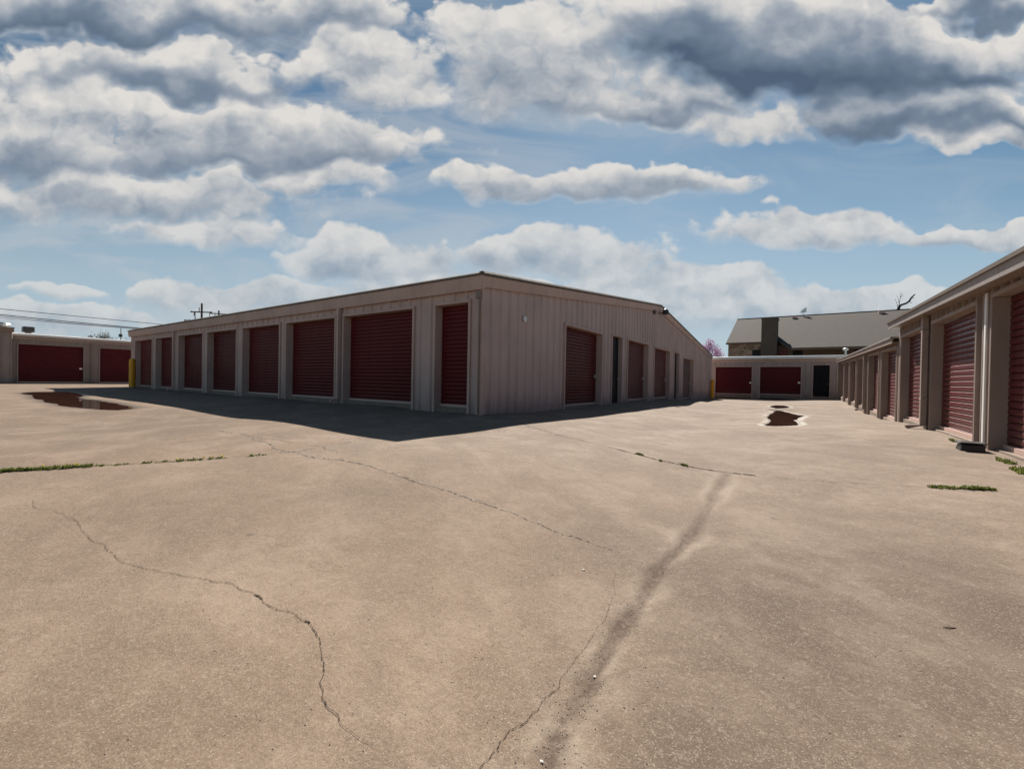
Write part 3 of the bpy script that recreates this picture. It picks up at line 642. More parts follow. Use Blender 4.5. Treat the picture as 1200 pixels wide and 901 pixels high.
    downspout(root, F, 5.52, 2.92, .03, key='trim'); downspout(root, F, 18.98, 2.92, .03, key='trim')
    cd_ = MB(); cd_.tube([F(.02, .075, .0), F(.02, .075, 2.9)], .022, 8); cd_.fbox(F, -.03, .11, .058, .12, 2.72, 2.88); cd_.build('conduit', MT['trim_brown'], root)
    q = at_x(615.5, 374, XC + .06); m = MB(); c0 = Vector((XC + .052, q[1], q[2])); n = 16
    ring = lambda r, d: [(c0.x + d, c0.y + r * math.cos(6.2832 * k / n), c0.z + r * math.sin(6.2832 * k / n)) for k in range(n)]
    m.add(ring(.085, 0) + ring(.085, .015) + ring(.06, .022), [(k, (k + 1) % n, n + (k + 1) % n, n + k) for k in range(n)] + [(n + k, n + (k + 1) % n, 2 * n + (k + 1) % n, 2 * n + k) for k in range(n)] + [tuple(2 * n + k for k in range(n))])
    m.build('pale_disc', MT['white'], root)  # pale round mark on the gable wall, built as a raised disc
    # floodlight under the ridge
    y = 22.9; z = 4.62
    fl = MB(); fl.tube([(XC + .03, y, z - .12), (XC + .20, y, z - .1), (XC + .25, y, z - .07)], .025, 8); a = fl.build('floodlight', MT['dark_metal'], root)
    h = MB(); h.lathe((XC + .36, y, z - .20), [(.09, .0), (.16, .03), (.16, .18), (.10, .27), (.04, .30)], 16); h.build('lamp_housing', MT['black'], a, smooth=False)
    h = MB(); h.box((XC + .04, y - 1.15, z - .30), (XC + .14, y - 1.0, z - .10)); h.build('junction_box', MT['dark_metal'], root)
main_building()

def right_rows():
    X0 = 2.56
    # nearer, taller block
    root = empty('storage_row', (X0, 10, -.2))
    tag(root, 'nearer and taller sunlit tan storage row on the right with large red roll up doors', 'building')
    F = frame((X0, 0), (0, 1), (-1, 0), .004, 10)
    S0, S1 = -8.0, 17.1
    ops = [(-7.3, -4.4), (-3.65, -.75), (0.0, 2.9), (3.6, 6.4), (7.1, 9.73), (10.45, 13.35), (13.92, 16.80)]
    top = lambda s: 2.36 + .024 * (s - 8)
    w = MB(); panel(w, F, S0, S1, -1.0, top, [(a, b, -1.0, 2.24) for a, b in ops], pitch=.36, phase=.07, depth=.06); w.build('wall', MT['wall_shaded'], root)
    for a, b in ops: roll_door(root, F, a, b, -.13, 2.24, .14, 'door_sun', -1, trim='trim_shaded', label='red roll up door with a patch of sun on its slats' if a == 10.45 else None)
    f = MB(); extrude(f, F, S0 - .1, S1 + .12, [(.27, 2.33), (.30, 2.33), (.315, 2.505), (.27, 2.49)], lambda s: .024 * (s - 8)); f.build('fascia', MT['trim_pale'], root)
    f = MB(); extrude(f, F, S0 - .1, S1 + .1, [(.0, 2.345), (.27, 2.335), (.27, 2.36), (.0, 2.375)], lambda s: .024 * (s - 8)); f.build('soffit', MT['trim_brown'], root)
    r = MB(); extrude(r, F, S0 - .12, S1 + .14, [(.345, 2.488), (.35, 2.545), (-6, 2.9), (-6, 2.8)], lambda s: .024 * (s - 8)); r.build('roof', MT['roof_edge'], root)
    e = MB(); e.quad((X0, S1, -1), (X0 + 6, S1, -1), (X0 + 6, S1, 3.0), (X0, S1, 2.60)); e.quad((X0, S0, -1), (X0 + 6, S0, -1), (X0 + 6, S0, 2.7), (X0, S0, 2.3)); e.quad((X0 + 6, S0, -1), (X0 + 6, S1, -1), (X0 + 6, S1, 3.0), (X0 + 6, S0, 2.7)); e.build('side_wall', MT['wall_shaded'], root)
    downspout(root, F, 13.66, 2.44, -.2, .11, 'trim_shaded', .12, .34); downspout(root, F, 3.25, 2.2, -.22, .11, 'trim_shaded', .12, .34)
    t = MB(); t.fbox(F, S1 - .1, S1 + .03, .0, .05, -1.0, 2.5); t.build('corner_trim', MT['trim_shaded'], root)
    t = MB(); t.fbox(F, 9.86, 9.94, .062, .085, -.5, 2.34); t.build('painted_lit_edge', MT['white'], root, bevel=.004)  # white strip painting in the sunlit edge of the door trim
    # farther, lower block, a step down and running up with the yard
    root = empty('storage_row', (X0, 28, -.3))
    tag(root, 'lower tan storage row beyond the tall one on the right, running to the far building', 'building')
    SH = .0185
    F = frame((X0, 0), (0, 1), (-1, 0), SH, 20)
    S0, S1 = 17.16, 39.6
    ops = [(17.5, 20.3), (21.0, 23.72), (24.98, 27.76), (28.65, 31.45), (32.3, 35.1), (35.8, 38.6)]
    w = MB(); panel(w, F, S0, S1, -1.2, lambda s: 2.26, [(a, b, -1.2, 2.06) for a, b in ops], pitch=.36, phase=.1, depth=.06); w.build('wall', MT['wall_shaded'], root)
    for a, b in ops: roll_door(root, F, a, b, -.26, 2.06, .14, 'door_sun', -1, trim='trim_shaded')
    f = MB(); extrude(f, F, S0 + .02, S1, [(.18, 2.20), (.21, 2.20), (.22, 2.37), (.18, 2.36)]); f.build('fascia', MT['trim_shaded'], root)
    f = MB(); extrude(f, F, S0 + .02, S1, [(.0, 2.235), (.18, 2.205), (.18, 2.225), (.0, 2.26)]); f.build('soffit', MT['trim_brown'], root)
    r = MB(); extrude(r, F, S0 + .02, S1, [(.25, 2.35), (.255, 2.40), (-6, 2.7), (-6, 2.6)]); r.build('roof', MT['roof'], root)
    e = MB(); e.quad((X0, S1, -1), (X0 + 6, S1, -1), (X0 + 6, S1, 3.0), (X0, S1, 2.7)); e.build('side_wall', MT['wall_shaded'], root)
    downspout(root, F, 24.42, 2.28, -.37, .11, 'trim_shaded', .12, .34); downspout(root, F, 38.9, 2.28, -.5, .11, 'trim_shaded', .12, .34)
    v = MB(); p = at_y(991, 411, 36); v.lathe((p[0], 36, 2.62), [(.06, 0), (.06, p[2] - 2.60), (.16, p[2] - 2.58), (.16, p[2] - 2.48), (.02, p[2] - 2.42)], 12); v.build('roof_vent', MT['steel'], root)
right_rows()

def back_building():
    Y0 = 42.0
    root = empty('storage_building', (-2, Y0, -.4))
    tag(root, 'low storage building closing the far end of the alley with a white rounded roof edge', 'building')
    F = frame((0, Y0), (1, 0), (0, -1))
    ops = [(-6.2, -3.32, -.06, 2.36, 'door'), (-2.72, .2, 0.0, 2.36, 'door'), (1.0, 2.09, -.03, 2.48, 'walk')]
    w = MB(); panel(w, F, -13, 11, -1.2, lambda s: 2.95, [(o[0], o[1], -1.2, o[3]) for o in ops], phase=.2); w.build('wall', MT['wall_grey'], root)
    for a, b, zb, zt, k in ops:
        if k == 'walk': walk_door(root, F, a, b, zb, zt, .12, label='black walk door')
        else: roll_door(root, F, a, b, zb, zt, .12, 'door', 1)
    g = MB(); prof = [(.0, -.18)] + [(.26 + .10 * math.sin(a), -.05 - .13 * math.cos(a)) for a in [math.pi * k / 8 for k in range(9)]] + [(.0, .10)]
    extrude(g, F, -13.2, 11.2, prof, lambda s: 3.17); o = g.build('gutter', MT['white'], root)
    f = MB(); f.fbox(F, -13, 11, .045, .075, 2.78, 2.985); f.build('fascia', MT['trim'], root)
    r = MB(); extrude(r, F, -13.2, 11.2, [(.02, 3.20), (.02, 3.262), (-7, 3.50), (-7, 3.42)]); r.build('roof', MT['roof'], root)
    e = MB(); e.quad((-13, Y0, -1.2), (-13, Y0 + 7, -1.2), (-13, Y0 + 7, 3.45), (-13, Y0, 3.2)); e.quad((11, Y0, -1.2), (11, Y0 + 7, -1.2), (11, Y0 + 7, 3.45), (11, Y0, 3.2)); e.quad((-13, Y0 + 7, -1.2), (11, Y0 + 7, -1.2), (11, Y0 + 7, 3.45), (-13, Y0 + 7, 3.45)); e.build('side_wall', MT['wall_grey'], root)
back_building()

def left_buildings():
    X0 = -44.0
    root = empty('storage_building', (X0, 9, 0))
    tag(root, 'distant tan storage building behind the left puddle, box vent on its roof', 'building')
    F = frame((X0, 0), (0, 1), (1, 0))
    ops = [(4.86, 8.05), (8.92, 12.1), (13.0, 16.2), (17.0, 20.2)]
    w = MB(); panel(w, F, 4.62, 21, -1, lambda s: 3.2, [(a, b, -1, 2.70) for a, b in ops], phase=.2); w.build('wall', MT['wall_shaded'], root)
    for a, b in ops: roll_door(root, F, a, b, .06, 2.70, .12, 'door_c', 1, trim='trim_shaded')
    f = MB(); extrude(f, F, 4.58, 21.1, [(.04, 3.02), (.10, 3.02), (.14, 3.26), (.04, 3.26)]); f.build('fascia', MT['trim_shaded'], root)
    g = MB(); extrude(g, F, 4.58, 21.1, [(.0, 3.265), (.17, 3.265), (.21, 3.32), (.19, 3.40), (.08, 3.44), (.0, 3.44)]); g.build('gutter', MT['white'], root)
    r = MB(); extrude(r, F, 4.6, 21.1, [(.06, 3.43), (.06, 3.452), (-8, 3.56), (-8, 3.5)]); r.build('roof', MT['roof'], root)
    e = MB(); e.quad((X0, 21, -1), (X0 - 8, 21, -1), (X0 - 8, 21, 3.5), (X0, 21, 3.3)); e.quad((X0 - 8, 4.6, -1), (X0 - 8, 21, -1), (X0 - 8, 21, 3.5), (X0 - 8, 4.6, 3.5)); e.build('side_wall', MT['wall_shaded'], root)
    downspout(root, F, 8.47, 3.05, 0, .08, 'trim_brown', .09, .2)
    p = at_x(33, 389, X0 - 1.6); v = MB(); v.box((p[0] - .2, p[1] - .14, 3.42), (p[0] + .2, p[1] + .14, p[2] - .02)); vo = v.build('roof_vent', MT['trim_shaded'], root)
    v = MB(); v.box((p[0] - .34, p[1] - .28, p[2] - .015), (p[0] + .34, p[1] + .28, p[2] + .36)); v.build('vent_hood', MT['dark_metal'], vo, bevel=.04)
    # taller block cut by the left edge of the picture
    root = empty('storage_building', (X0 + .3, 0, 0))
    tag(root, 'taller tan storage block at the left picture edge, round vent on its roof', 'building')
    F = frame((X0 + .3, 0), (0, 1), (1, 0))
    ops = [(.75, 3.92), (-3.4, -.2), (-7.5, -4.3)]
    w = MB(); panel(w, F, -9, 4.58, -1, lambda s: 3.6, [(a, b, -1, 2.7) for a, b in ops], phase=.2); w.build('wall', MT['wall_shaded'], root)
    for a, b in ops: roll_door(root, F, a, b, .06, 2.7, .12, 'door_c', 1, trim='trim_shaded')
    e = MB(); e.quad((X0 + .3, 4.58, -1), (X0 - 8, 4.58, -1), (X0 - 8, 4.58, 3.7), (X0 + .3, 4.58, 3.6)); e.quad((X0 - 8, 4.58, -1), (X0 - 8, -9, -1), (X0 - 8, -9, 3.7), (X0 - 8, 4.58, 3.7)); e.quad((X0 + .3, -9, -1), (X0 - 8, -9, -1), (X0 - 8, -9, 3.7), (X0 + .3, -9, 3.6)); e.build('side_wall', MT['wall_shaded'], root)
    f = MB(); extrude(f, F, -9.1, 4.64, [(.04, 3.44), (.11, 3.44), (.17, 3.70), (.04, 3.70)]); f.build('fascia', MT['trim_brown'], root)
    r = MB(); extrude(r, F, -9.1, 4.66, [(.2, 3.705), (.2, 3.77), (-8.4, 3.9), (-8.4, 3.84)]); r.build('roof', MT['roof'], root)
    p = at_x(3, 381, X0 - 1.2); v = MB(); v.lathe((p[0], p[1], 3.75), [(.16, 0), (.16, .12), (.34, .16), (.40, .26), (.34, .37), (.16, .44)], 18); v.build('roof_vent', MT['steel'], root)
left_buildings()

def apartment():
    root = empty('apartment_building', (2, 72, -.4))
    tag(root, 'two storey building with big grey shingle roof and dark chimney behind the alley end', 'building')
    XL, XR = -9.0, 34.0; ye, ze = 70.0, 7.0
    q = at_x(864, 374.5, XL); yr, zr = q[1], q[2]; sl = (zr - ze) / (yr - ye); th = .16
    zat = lambda y: ze + sl * (y - ye)
    def slab(b, P):
        Q = [(x, y, z - th) for x, y, z in P]; n = len(P)
        b.add(P + Q, [tuple(range(n)), tuple(range(n, 2 * n))[::-1]] + [(i, n + i, n + (i + 1) % n, (i + 1) % n) for i in range(n)])
    r = MB(); yf = 67.0
    slab(r, [(XL, ye, zat(ye)), (-4.45, ye, zat(ye)), (-4.45, yr, zr), (XL, yr, zr)])
    slab(r, [(-4.45, 71.6, zat(71.6)), (-2.45, 71.6, zat(71.6)), (-2.45, yr, zr), (-4.45, yr, zr)])
    slab(r, [(-2.45, ye, zat(ye)), (-1.0, yf, zat(yf)), (XR, yf, zat(yf)), (XR, yr, zr), (-2.45, yr, zr)])
    slab(r, [(XL, yr, zr), (XR, yr, zr), (XR, yr + 13, ze), (XL, yr + 13, ze)])
    r.build('roof', MT['shingle'], root)
    rc = MB(); rc.tube([(XL, yr, zr + .02), (XR, yr, zr + .02)], .09, 6); rc.build('ridge_cap', MT['shingle'], root)
    w = MB(); w.box((XL + .25, 70.5, -1), (-4.46, yr + 12, 6.95)); w.build('stone_wall', MT['stone'], root)
    ga = MB(); ga.quad((XL + .24, 70.4, 6.9), (XL + .24, yr + 12.5, 6.9), (XL + .24, yr, zr - .2)); ga.build('gable', MT['siding_brown'], root)
    w = MB(); w.box((-4.44, 70.8, -1), (XR - .3, yr + 12, 6.6)); w.build('wall', MT['siding_brown'], root)
    f = MB(); f.box((XL, 69.93, 6.72), (-4.46, 69.99, 6.98)); f.box((-.95, 66.93, zat(yf) - .3), (XR, 66.99, zat(yf) - .02)); f.build('fascia', MT['siding_brown'], root)
    c = MB(); c.box((-4.42, 69.0, -1), (-2.5, 72.4, 10.15)); co = c.build('chimney', MT['siding'], root, bevel=.03)
    c = MB(); c.box((-4.5, 68.92, 10.155), (-2.42, 72.5, 10.29)); c.build('chimney_cap', MT['siding_brown'], co)
    p = MB(); p.add([(-2.44, 70.2, 6.4), (-.6, 68.0, 6.0), (-.6, 70.7, 6.5), (-2.44, 70.7, 5.6)], [(0, 1, 2), (0, 2, 3)]); p.build('gable_return', MT['siding_brown'], root)
    def window(x0, x1, z0, z1, y):
        m = MB(); m.box((x0, y - .06, z0), (x1, y - .003, z1)); o = m.build('window', MT['siding_brown'], root)
        g = MB(); g.box((x0 + .07, y - .075, z0 + .07), (x1 - .07, y - .062, z1 - .07)); g.build('pane', MT['glass'], o)
    window(-5.62, -4.50, 3.9, 5.92, 70.5); window(-.75, .52, 3.8, 5.75, 70.8); window(6, 7.3, 3.8, 5.75, 70.8); window(12, 13.3, 3.8, 5.75, 70.8)
    d = MB(); d.box((-2.35, 70.72, 3.4), (-1.35, 70.79, 5.75)); d.build('door', MT['door_old'], root)
    for px, py, s in ((931, 374.0, .22), (1033, 368.0, .24)):
        q = at_y(px, py, yr - 1.2); b = MB(); z = zat(yr - 1.2); b.box((q[0] - s * 1.4, yr - 1.45, z - .1), (q[0] + s * 1.4, yr - 1.0, z + s * 1.6)); b.build('roof_vent', MT['trim'], root)
    q = at_y(941, 372, yr); b = MB(); b.tube([(q[0], yr, zr), (q[0], yr, zr + .9)], .05, 6); b.add([(q[0] - .5, yr, zr + .5), (q[0] + .45, yr, zr + .5), (q[0] + .45, yr, zr + 1.35), (q[0] + .1, yr - .1, zr + 1.1)], [(0, 1, 2, 3)]); b.build('antenna', MT['steel'], root)
apartment()

# ------------------------------------------------------------------ bollards, bait box
def bollard(loc, label, h=1.55, r=.14):
    root = empty('bollard', loc); tag(root, label, 'bollard', 'yellow bollards at the building corners')
    m = MB(); m.lathe(loc, [(r, -.25), (r, h - .10), (r * .93, h - .03), (r * .62, h + .03), (r * .2, h + .05)], 24); p = m.build('post_sleeve', MT['yellow'], root)
    m = MB(); m.lathe(loc, [(r + .035, -.25), (r + .035, .02), (r + .002, .05)], 20); m.build('footing', MT['sill'], root)
    for z in (h * .62, h * .74):
        m = MB(); m.lathe((loc[0], loc[1], loc[2] + z), [(r + .003, 0), (r + .004, .06)], 24)
    return root
g = on_ground(154.8, 454.6, Hg); bollard((g[0], g[1], Hg(g[0], g[1])), 'yellow bollard at the far left corner of the middle building, beside the puddle')
g = at_x(834.4, 470, XC + .33); bollard((XC + .33, g[1], Hg(XC + .33, g[1])), 'yellow bollard at the far right corner of the middle building near the alley end')
def bait_box():
    root = empty('bait_box', (2.25, 9.5, Hg(2.25, 9.5))); tag(root, 'low black plastic box lying on the concrete beside the sunlit red door on the right', 'box')
    z = Hg(2.25, 9.5) - .005
    m = MB(); x0, x1, y0, y1 = 2.12, 2.40, 9.38, 9.66
    vs = [(x0, y0, z), (x1, y0, z), (x1, y1, z), (x0, y1, z), (x0 + .02, y0 + .02, z + .10), (x1 - .015, y0 + .02, z + .115), (x1 - .015, y1 - .02, z + .115), (x0 + .02, y1 - .02, z + .10)]
    m.add(vs, [(0, 3, 2, 1), (4, 5, 6, 7), (0, 1, 5, 4), (1, 2, 6, 5), (2, 3, 7, 6), (3, 0, 4, 7)]); m.build('body', MT['black'], root, bevel=.015)
    m = MB(); m.box((x0 - .01, y0 - .01, z + .118), (x1 + .012, y1 + .012, z + .138)); m.build('lid', MT['black'], root, bevel=.008)
bait_box()

# ------------------------------------------------------------------ trees
def branch(b, tips, p, d, L, r, depth, rg, spread=.6, upw=.12):
    n = 4; pts = [p]; rad = [r]; q = Vector(p); dd = Vector(d).normalized()
    for i in range(n):
        dd = (dd + Vector((rg.uniform(-1, 1), rg.uniform(-1, 1), rg.uniform(-.6, 1))) * .16 + Vector((0, 0, upw * .3))).normalized()
        q = q + dd * L / n; pts.append(tuple(q)); rad.append(r * (1 - .42 * (i + 1) / n))
    b.tube(pts, rad, 6 if r > .03 else 4, caps=False)
    if depth == 0:
        tips += [pts[2], pts[3], pts[4]]; return
    k = 3 if depth > 1 else 4
    for i in range(k):
        t = rg.choice((2, 3, 4)) if i else 4
        nd = (dd + Vector((rg.uniform(-1, 1), rg.uniform(-1, 1), rg.uniform(-.5, .9))) * spread).normalized()
        branch(b, tips, pts[t], nd, L * rg.uniform(.62, .82), rad[t] * .72, depth - 1, rg, spread, upw)
def tree(name, loc, h, label, group, depth, rg, crown_mat, leaf_n, leaf_s, spread=.7, r0=.12, sc_xy=1.0, cat='tree', crown_name='crown'):
    root = empty(name, loc); tag(root, label, cat, group)
    b = MB(); tips = []
    branch(b, tips, loc, (0, 0, 1), h * .36, r0, depth, rg, spread)
    top = max(p[2] for p in tips) - loc[2]; k = h / top
    fit = lambda p: (loc[0] + (p[0] - loc[0]) * k * sc_xy, loc[1] + (p[1] - loc[1]) * k * sc_xy, loc[2] + (p[2] - loc[2]) * k)
    b.v = [fit(p) for p in b.v]; tips = [fit(p) for p in tips]
    b.build('trunk', MT['bark'], root, recalc=False)
    c = MB()
    for p in tips:
        for k in range(leaf_n):
            o = Vector(p) + Vector((rg.gauss(0, 1), rg.gauss(0, 1), rg.gauss(0, 1))) * leaf_s * 2.4
            u = Vector((rg.uniform(-1, 1), rg.uniform(-1, 1), rg.uniform(-1, 1))).normalized(); v = u.cross(Vector((rg.uniform(-1, 1), rg.uniform(-1, 1), rg.uniform(-1, 1)))).normalized()
            s = leaf_s * rg.uniform(.5, 1.2)
            c.add([o - u * s, o + v * s * .7, o + u * s, o - v * s * .7], [(0, 1, 2, 3)])
    if leaf_n: c.build(crown_name, crown_mat, root, recalc=False)
    return root
p = at_y(843, 440, 56); tree('blossom_tree', (p[0], 56, -.4), 6.7, 'small pink blossoming tree between the middle building and the grey shingle roof', None, 4, random.Random(7), MT['blossom'], 14, .085, 1.0, .14, 1.25)
p = at_d(112, 440, 95); tree('bare_tree', (p[0], p[1], 0), 10.3, 'dull bare tree top showing over the left storage roof', None, 4, random.Random(11), MT['dry_leaf'], 4, .13, .9, .16)
p = at_d(172, 440, 75); tree('bare_tree', (p[0], p[1], 0), 9.3, 'twiggy bare tree top just over the far left end of the middle roof', None, 4, random.Random(12), MT['dry_leaf'], 4, .10, .9, .14)
def snag():
    Yb = 92.0; P = lambda x, y: tuple(at_y(x, y, Yb))
    base = at_y(1053, 420, Yb); root = empty('dead_tree', (base[0], Yb, -.4)); tag(root, 'dead tree with one crooked black bough poking over the grey shingle roof', 'tree')
    b = MB(); b.tube([(base[0], Yb, -.5), (base[0] + .1, Yb, 5), P(1052, 378), P(1052.5, 364), P(1053.5, 360), P(1056, 357.5), P(1062, 355.5), P(1065.5, 353), P(1068, 349), P(1071.5, 345.5), P(1073, 345)], [.5, .46, .40, .28, .18, .16, .15, .14, .12, .09, .04], 8)
    b.build('trunk', MT['bark'], root, recalc=False)
    rg = random.Random(5); t = MB()
    for (a, c) in (((1053, 360), (1056, 342)), ((1052.5, 362), (1049, 350)), ((1054, 358), (1051, 346)), ((1065, 353.5), (1069, 356)), ((1055, 349), (1058, 344)), ((1068, 349), (1072, 350))):
        t.tube([P(*a), P((a[0] + c[0]) / 2 + rg.uniform(-1, 1), (a[1] + c[1]) / 2), P(*c)], [.045, .03, .015], 5)
    t.build('twigs', MT['bark'], root, recalc=False)
snag()

# ------------------------------------------------------------------ utility poles and wires
def pole(dist, px, top, arms, label, r=.17):
    b = at_d(px, 440, dist); tp = at_d(px, top, dist)
    root = empty('utility_pole', (b[0], b[1], 0)); tag(root, label, 'utility pole', 'utility poles beyond the buildings')
    m = MB(); m.tube([(b[0], b[1], -.3), (b[0], b[1], tp[2])], [r * 1.25, r * .85], 10); m.build('pole', MT['wood'], root)
    for (x0, x1, y0, y1, drops) in arms:
        a = at_d(x0, y0, dist); c = at_d(x1, y1, dist); m = MB(); m.tube([a, c], .11, 6); arm = m.build('crossarm', MT['wood'], root)
        ins = MB()
        for (x, dy) in drops:
            t = (x - x0) / (x1 - x0); q = a + (c - a) * t; e = at_d(x, y0 + (y1 - y0) * t + dy, dist)
            ins.tube([q, (q + e) / 2, e], [.09, .06, .11], 6)
        ins.build('insulator', MT['ceramic'], arm)
    return root
pole(80, 235.6, 355.5, [(223.4, 248.2, 365.4, 366.2, [(227.5, 4.5), (228.6, 8), (245.8, 7.5), (224, -1), (247.5, -1.4), (233.5, -5)]), (216.2, 236, 375.6, 375.2, [(217, -1.3), (226.5, 3.2), (222, -1)])], 'taller dark utility pole with two crossarms, seen above the middle building roof', .19)
pole(98, 255.6, 364.0, [(246.5, 266, 367, 368.5, [(248.5, 1.4), (252, 2.5), (264, -1)])], 'dark wooden utility pole with one crossarm just right of the taller pole', .19)
b = at_d(141.2, 440, 105); t = at_d(141.2, 384.5, 105)
mast = empty('mast', (b[0], b[1], 0)); tag(mast, 'thin distant mast standing over the left storage roof', 'mast')
m = MB(); m.tube([(b[0], b[1], -.2), (b[0], b[1], t[2])], [.2, .07], 8); m.build('pole', MT['wood'], mast)
m = MB(); q = at_d(141.2, 393, 105); m.box((q[0] - .3, q[1] - .3, q[2] - .4), (q[0] + .3, q[1] + .3, q[2] + .3)); m.build('equipment_box', MT['dark_metal'], mast)
WIRES = [([(-160, 351), (0, 362), (100, 371.6), (200, 381.2), (330, 393)], 'uppermost black power line crossing the sky at the left'), ([(-160, 356), (0, 368.6), (75, 376.4), (162, 384.4), (300, 395)], 'thick middle black power line crossing the sky at the left'),
         ([(-160, 358), (0, 370.4), (75, 378.0), (162, 385.2), (300, 396)], 'black power line hanging just under the thick middle one'), ([(-160, 360), (0, 372.6), (100, 381.0), (165, 386.2), (300, 397)], 'lowest and faintest power line crossing the sky at the left')]
for i, (pts, lb) in enumerate(WIRES):
    W = []
    for k in range(len(pts) - 1):
        for j in range(6):
            t = j / 6; W.append((pts[k][0] + (pts[k + 1][0] - pts[k][0]) * t, pts[k][1] + (pts[k + 1][1] - pts[k][1]) * t))
    W.append(pts[-1])
    P3 = [tuple(at_d(x, y, 58 + (x + 160) * .06)) for x, y in W]
    m = MB(); m.tube(P3, (.05, .065, .05, .03)[i], 6); o = m.build('power_line', MT['black'], recalc=False); tag(o, lb, 'cable', 'power lines at the left')

# ------------------------------------------------------------------ weeds, litter, grit
def tuft(b, x, y, n, h, spread, rg):
    for k in range(n):
        a = rg.uniform(0, 6.28); r = spread * math.sqrt(rg.random()); px, py = x + r * math.cos(a), y + r * math.sin(a); z = Hg(px, py)
        hh = h * rg.uniform(.35, 1.1); la = rg.uniform(0, 6.28); ln = hh * rg.uniform(.2, 1.1); w = rg.uniform(.003, .008)
        dx, dy = math.cos(la), math.sin(la); sx, sy = -dy * w, dx * w
        b.add([(px - sx, py - sy, z), (px + sx, py + sy, z), (px + dx * ln * .45 + sx, py + dy * ln * .45 + sy, z + hh * .7), (px + dx * ln * .45 - sx, py + dy * ln * .45 - sy, z + hh * .7), (px + dx * ln, py + dy * ln, z + hh)], [(0, 1, 2, 3), (3, 2, 4)])
rg = random.Random(21)
def along(px, n):
    P = poly_world(px); L = np.concatenate([[0], np.cumsum(np.linalg.norm(np.diff(P, axis=0), axis=1))])
    for i in range(n):
        s = rg.random() * L[-1]; yield np.interp(s, L, P[:, 0]), np.interp(s, L, P[:, 1])
b = MB()
for seg, n, h, sp, k in ([(-40, 555.2), (0, 553), (50, 550), (106, 546.3)], 90, .036, .05, 13), ([(115, 545.8), (152, 543.2)], 8, .02, .03, 8), ([(168, 542.2), (200, 540.2)], 8, .022, .03, 8), ([(205, 540), (272, 536)], 20, .026, .035, 9), ([(290, 534.6), (312, 533)], 6, .03, .02, 8):
    for (x, y) in along(seg, n): tuft(b, x, y, k, h * rg.uniform(.5, 1.2), sp * rg.uniform(.5, 1.3), rg)
tag(b.build('weeds', MT['weed'], recalc=False), 'low green weeds growing along the slab joint at the left', 'weeds', kind='stuff')
b = MB()
for seg, n in ([(40, 550.6), (100, 546.8)], 5), ([(205, 540), (262, 536.6)], 7):
    for (x, y) in along(seg, n):
        z = Hg(x, y) + rg.uniform(.015, .04)
        for q in range(3):
            a = rg.uniform(0, 6.28); s = .010; b.add([(x + math.cos(a + t) * s, y + math.sin(a + t) * s, z + rg.uniform(-.01, .01)) for t in (0, 1.6, 3.1, 4.7)], [(0, 1, 2, 3)])
tag(b.build('yellow_flowers', MT['flower'], recalc=False), 'tiny yellow flowers among the weeds in the joint', 'flowers', kind='stuff')
def weed_clump(pxs, n, h, sp, label, k=14):
    b = MB()
    for (x, y) in along(pxs, n): tuft(b, x, y, k, h * rg.uniform(.5, 1.2), sp * rg.uniform(.6, 1.3), rg)
    o = b.build('weed_clump', MT['weed'], recalc=False); tag(o, label, 'weeds', 'weed clumps in the pavement joints')
weed_clump([(1092, 570.6), (1124, 572)], 26, .026, .05, 'thin green weed clump, left one of the pair before the near red door')
weed_clump([(1130, 572.3), (1160, 573.5)], 32, .036, .05, 'thicker green weed clump, right one of the pair before the near red door')
weed_clump([(1170, 538), (1188, 545)], 16, .045, .05, 'green weed clump at the foot of the near red door frame on the right')
weed_clump([(1192, 550), (1200, 556)], 18, .05, .06, 'dry weed clump at the right edge below the near red door')
weed_clump([(1115, 516), (1119, 518)], 18, .05, .04, 'tiny green weed clump at the sill beside the black box')
weed_clump([(746, 531.5), (752, 533)], 8, .03, .03, 'tiny weed clump in the joint nearest the middle building')
weed_clump([(772, 539), (776, 540)], 5, .025, .025, 'second tiny weed clump from the middle building in the joint')
weed_clump([(799, 544), (806, 546)], 9, .03, .03, 'tiny weed clump in the joint just left of the worn channel')
def scrap(px, py, s, label, seed):
    r2 = random.Random(seed); x, y, z = on_ground(px, py, Hg); z = Hg(x, y) + .004; b = MB(); n = 7; vs = []
    for k in range(n):
        a = 2 * math.pi * k / n; q = s * r2.uniform(.6, 1.2); vs.append((x + math.cos(a) * q, y + math.sin(a) * q * .8, z + r2.uniform(0, s * .2)))
    c = (x, y, z + s * .3); b.add(vs + [c] + [(v[0], v[1], z - .003) for v in vs], [(k, (k + 1) % n, n) for k in range(n)] + [(k, (k + 1) % n, n + 1 + (k + 1) % n, n + 1 + k) for k in range(n)])
    tag(b.build('paper_scrap', MT['paper']), label, 'litter', 'white scraps on the pavement')
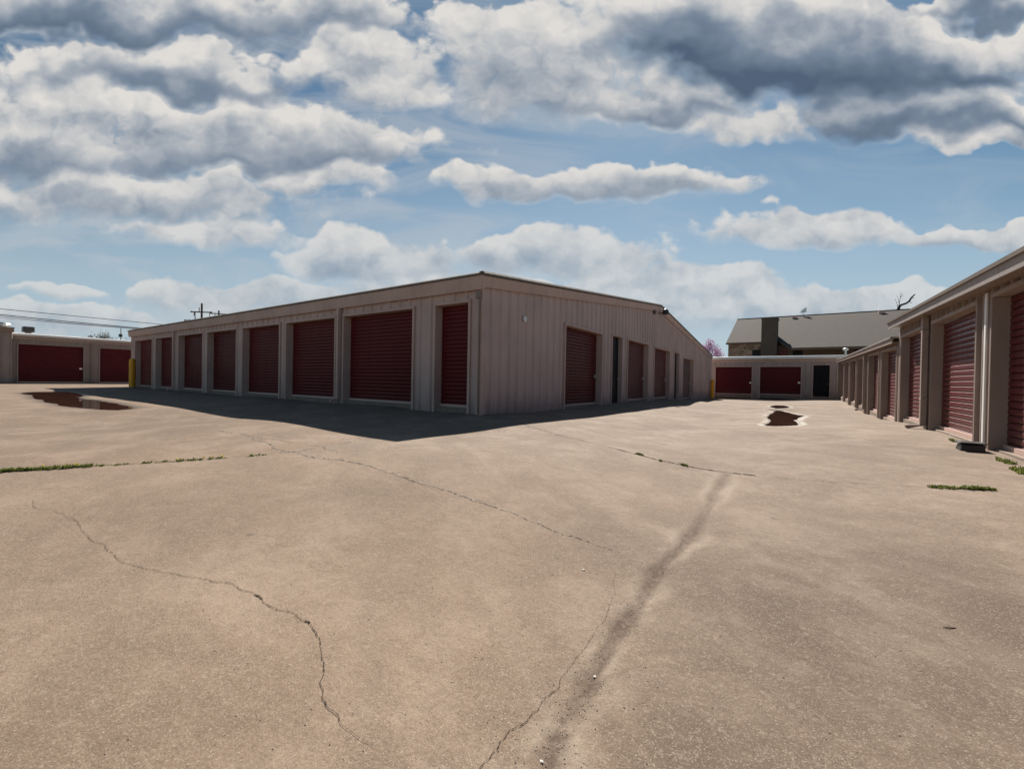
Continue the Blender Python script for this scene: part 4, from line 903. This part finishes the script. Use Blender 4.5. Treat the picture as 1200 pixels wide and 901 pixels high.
scrap(632, 612, 0.0120, 'white scrap near the middle, the farther of two left of the worn channel', 1)
scrap(684, 668, 0.0097, 'white scrap on the pavement between the faint crack and the worn channel', 2)
scrap(697, 793, 0.0083, 'white scrap lying in the worn channel', 3); scrap(635, 893, 0.0075, 'white scrap at the bottom edge by the worn channel', 4)
scrap(1103, 529, 0.0165, 'pale scrap on the pavement left of the black box', 5); scrap(1039, 503, 0.0225, 'pale scrap on the pavement before the downspout on the right', 6)
x, y, z = on_ground(1113, 736, Hg); m = MB(); m.tube([(x - .028, y - .010, z + .003), (x, y, z + .004), (x + .026, y + .018, z + .003)], [.002, .0028, .0018], 6); tag(m.build('twig', MT['twig'], recalc=False), 'small brown twig lying on the pavement at the lower right', 'twig')
b = MB(); rg = random.Random(99)
def stone_bit(b, x, y, s):
    z = Hg(x, y); o = [(1, 0, 0), (-1, 0, 0), (0, 1, 0), (0, -1, 0), (0, 0, 1), (0, 0, -1)]
    b.add([(x + dx * s * rg.uniform(.6, 1.3), y + dy * s * rg.uniform(.6, 1.3), z + s * .3 + dz * s * rg.uniform(.4, .8)) for dx, dy, dz in o], [(0, 2, 4), (2, 1, 4), (1, 3, 4), (3, 0, 4), (2, 0, 5), (1, 2, 5), (3, 1, 5), (0, 3, 5)])
for k in range(2800):
    a = rg.uniform(0, 1) ** .7; dist = .9 + 7.5 * a * a; th = rg.uniform(-.85, .85)
    q = FWD * dist + RGT * dist * math.tan(th) * .9; stone_bit(b, q[0], q[1], rg.choice((.0012, .0015, .002, .002, .003, .0042)))
for k in range(700):
    t = rg.random() ** .8; i = min(int(t * (len(GULLY) - 1)), len(GULLY) - 2); f = t * (len(GULLY) - 1) - i; q = GULLY[i] * (1 - f) + GULLY[i + 1] * f
    stone_bit(b, q[0] + rg.gauss(0, .05), q[1] + rg.gauss(0, .05), rg.choice((.0012, .0015, .002, .003, .0035)))
tag(b.build('grit', MT['grit'], recalc=False), 'loose grit and small stones scattered over the concrete', 'grit', kind='stuff')
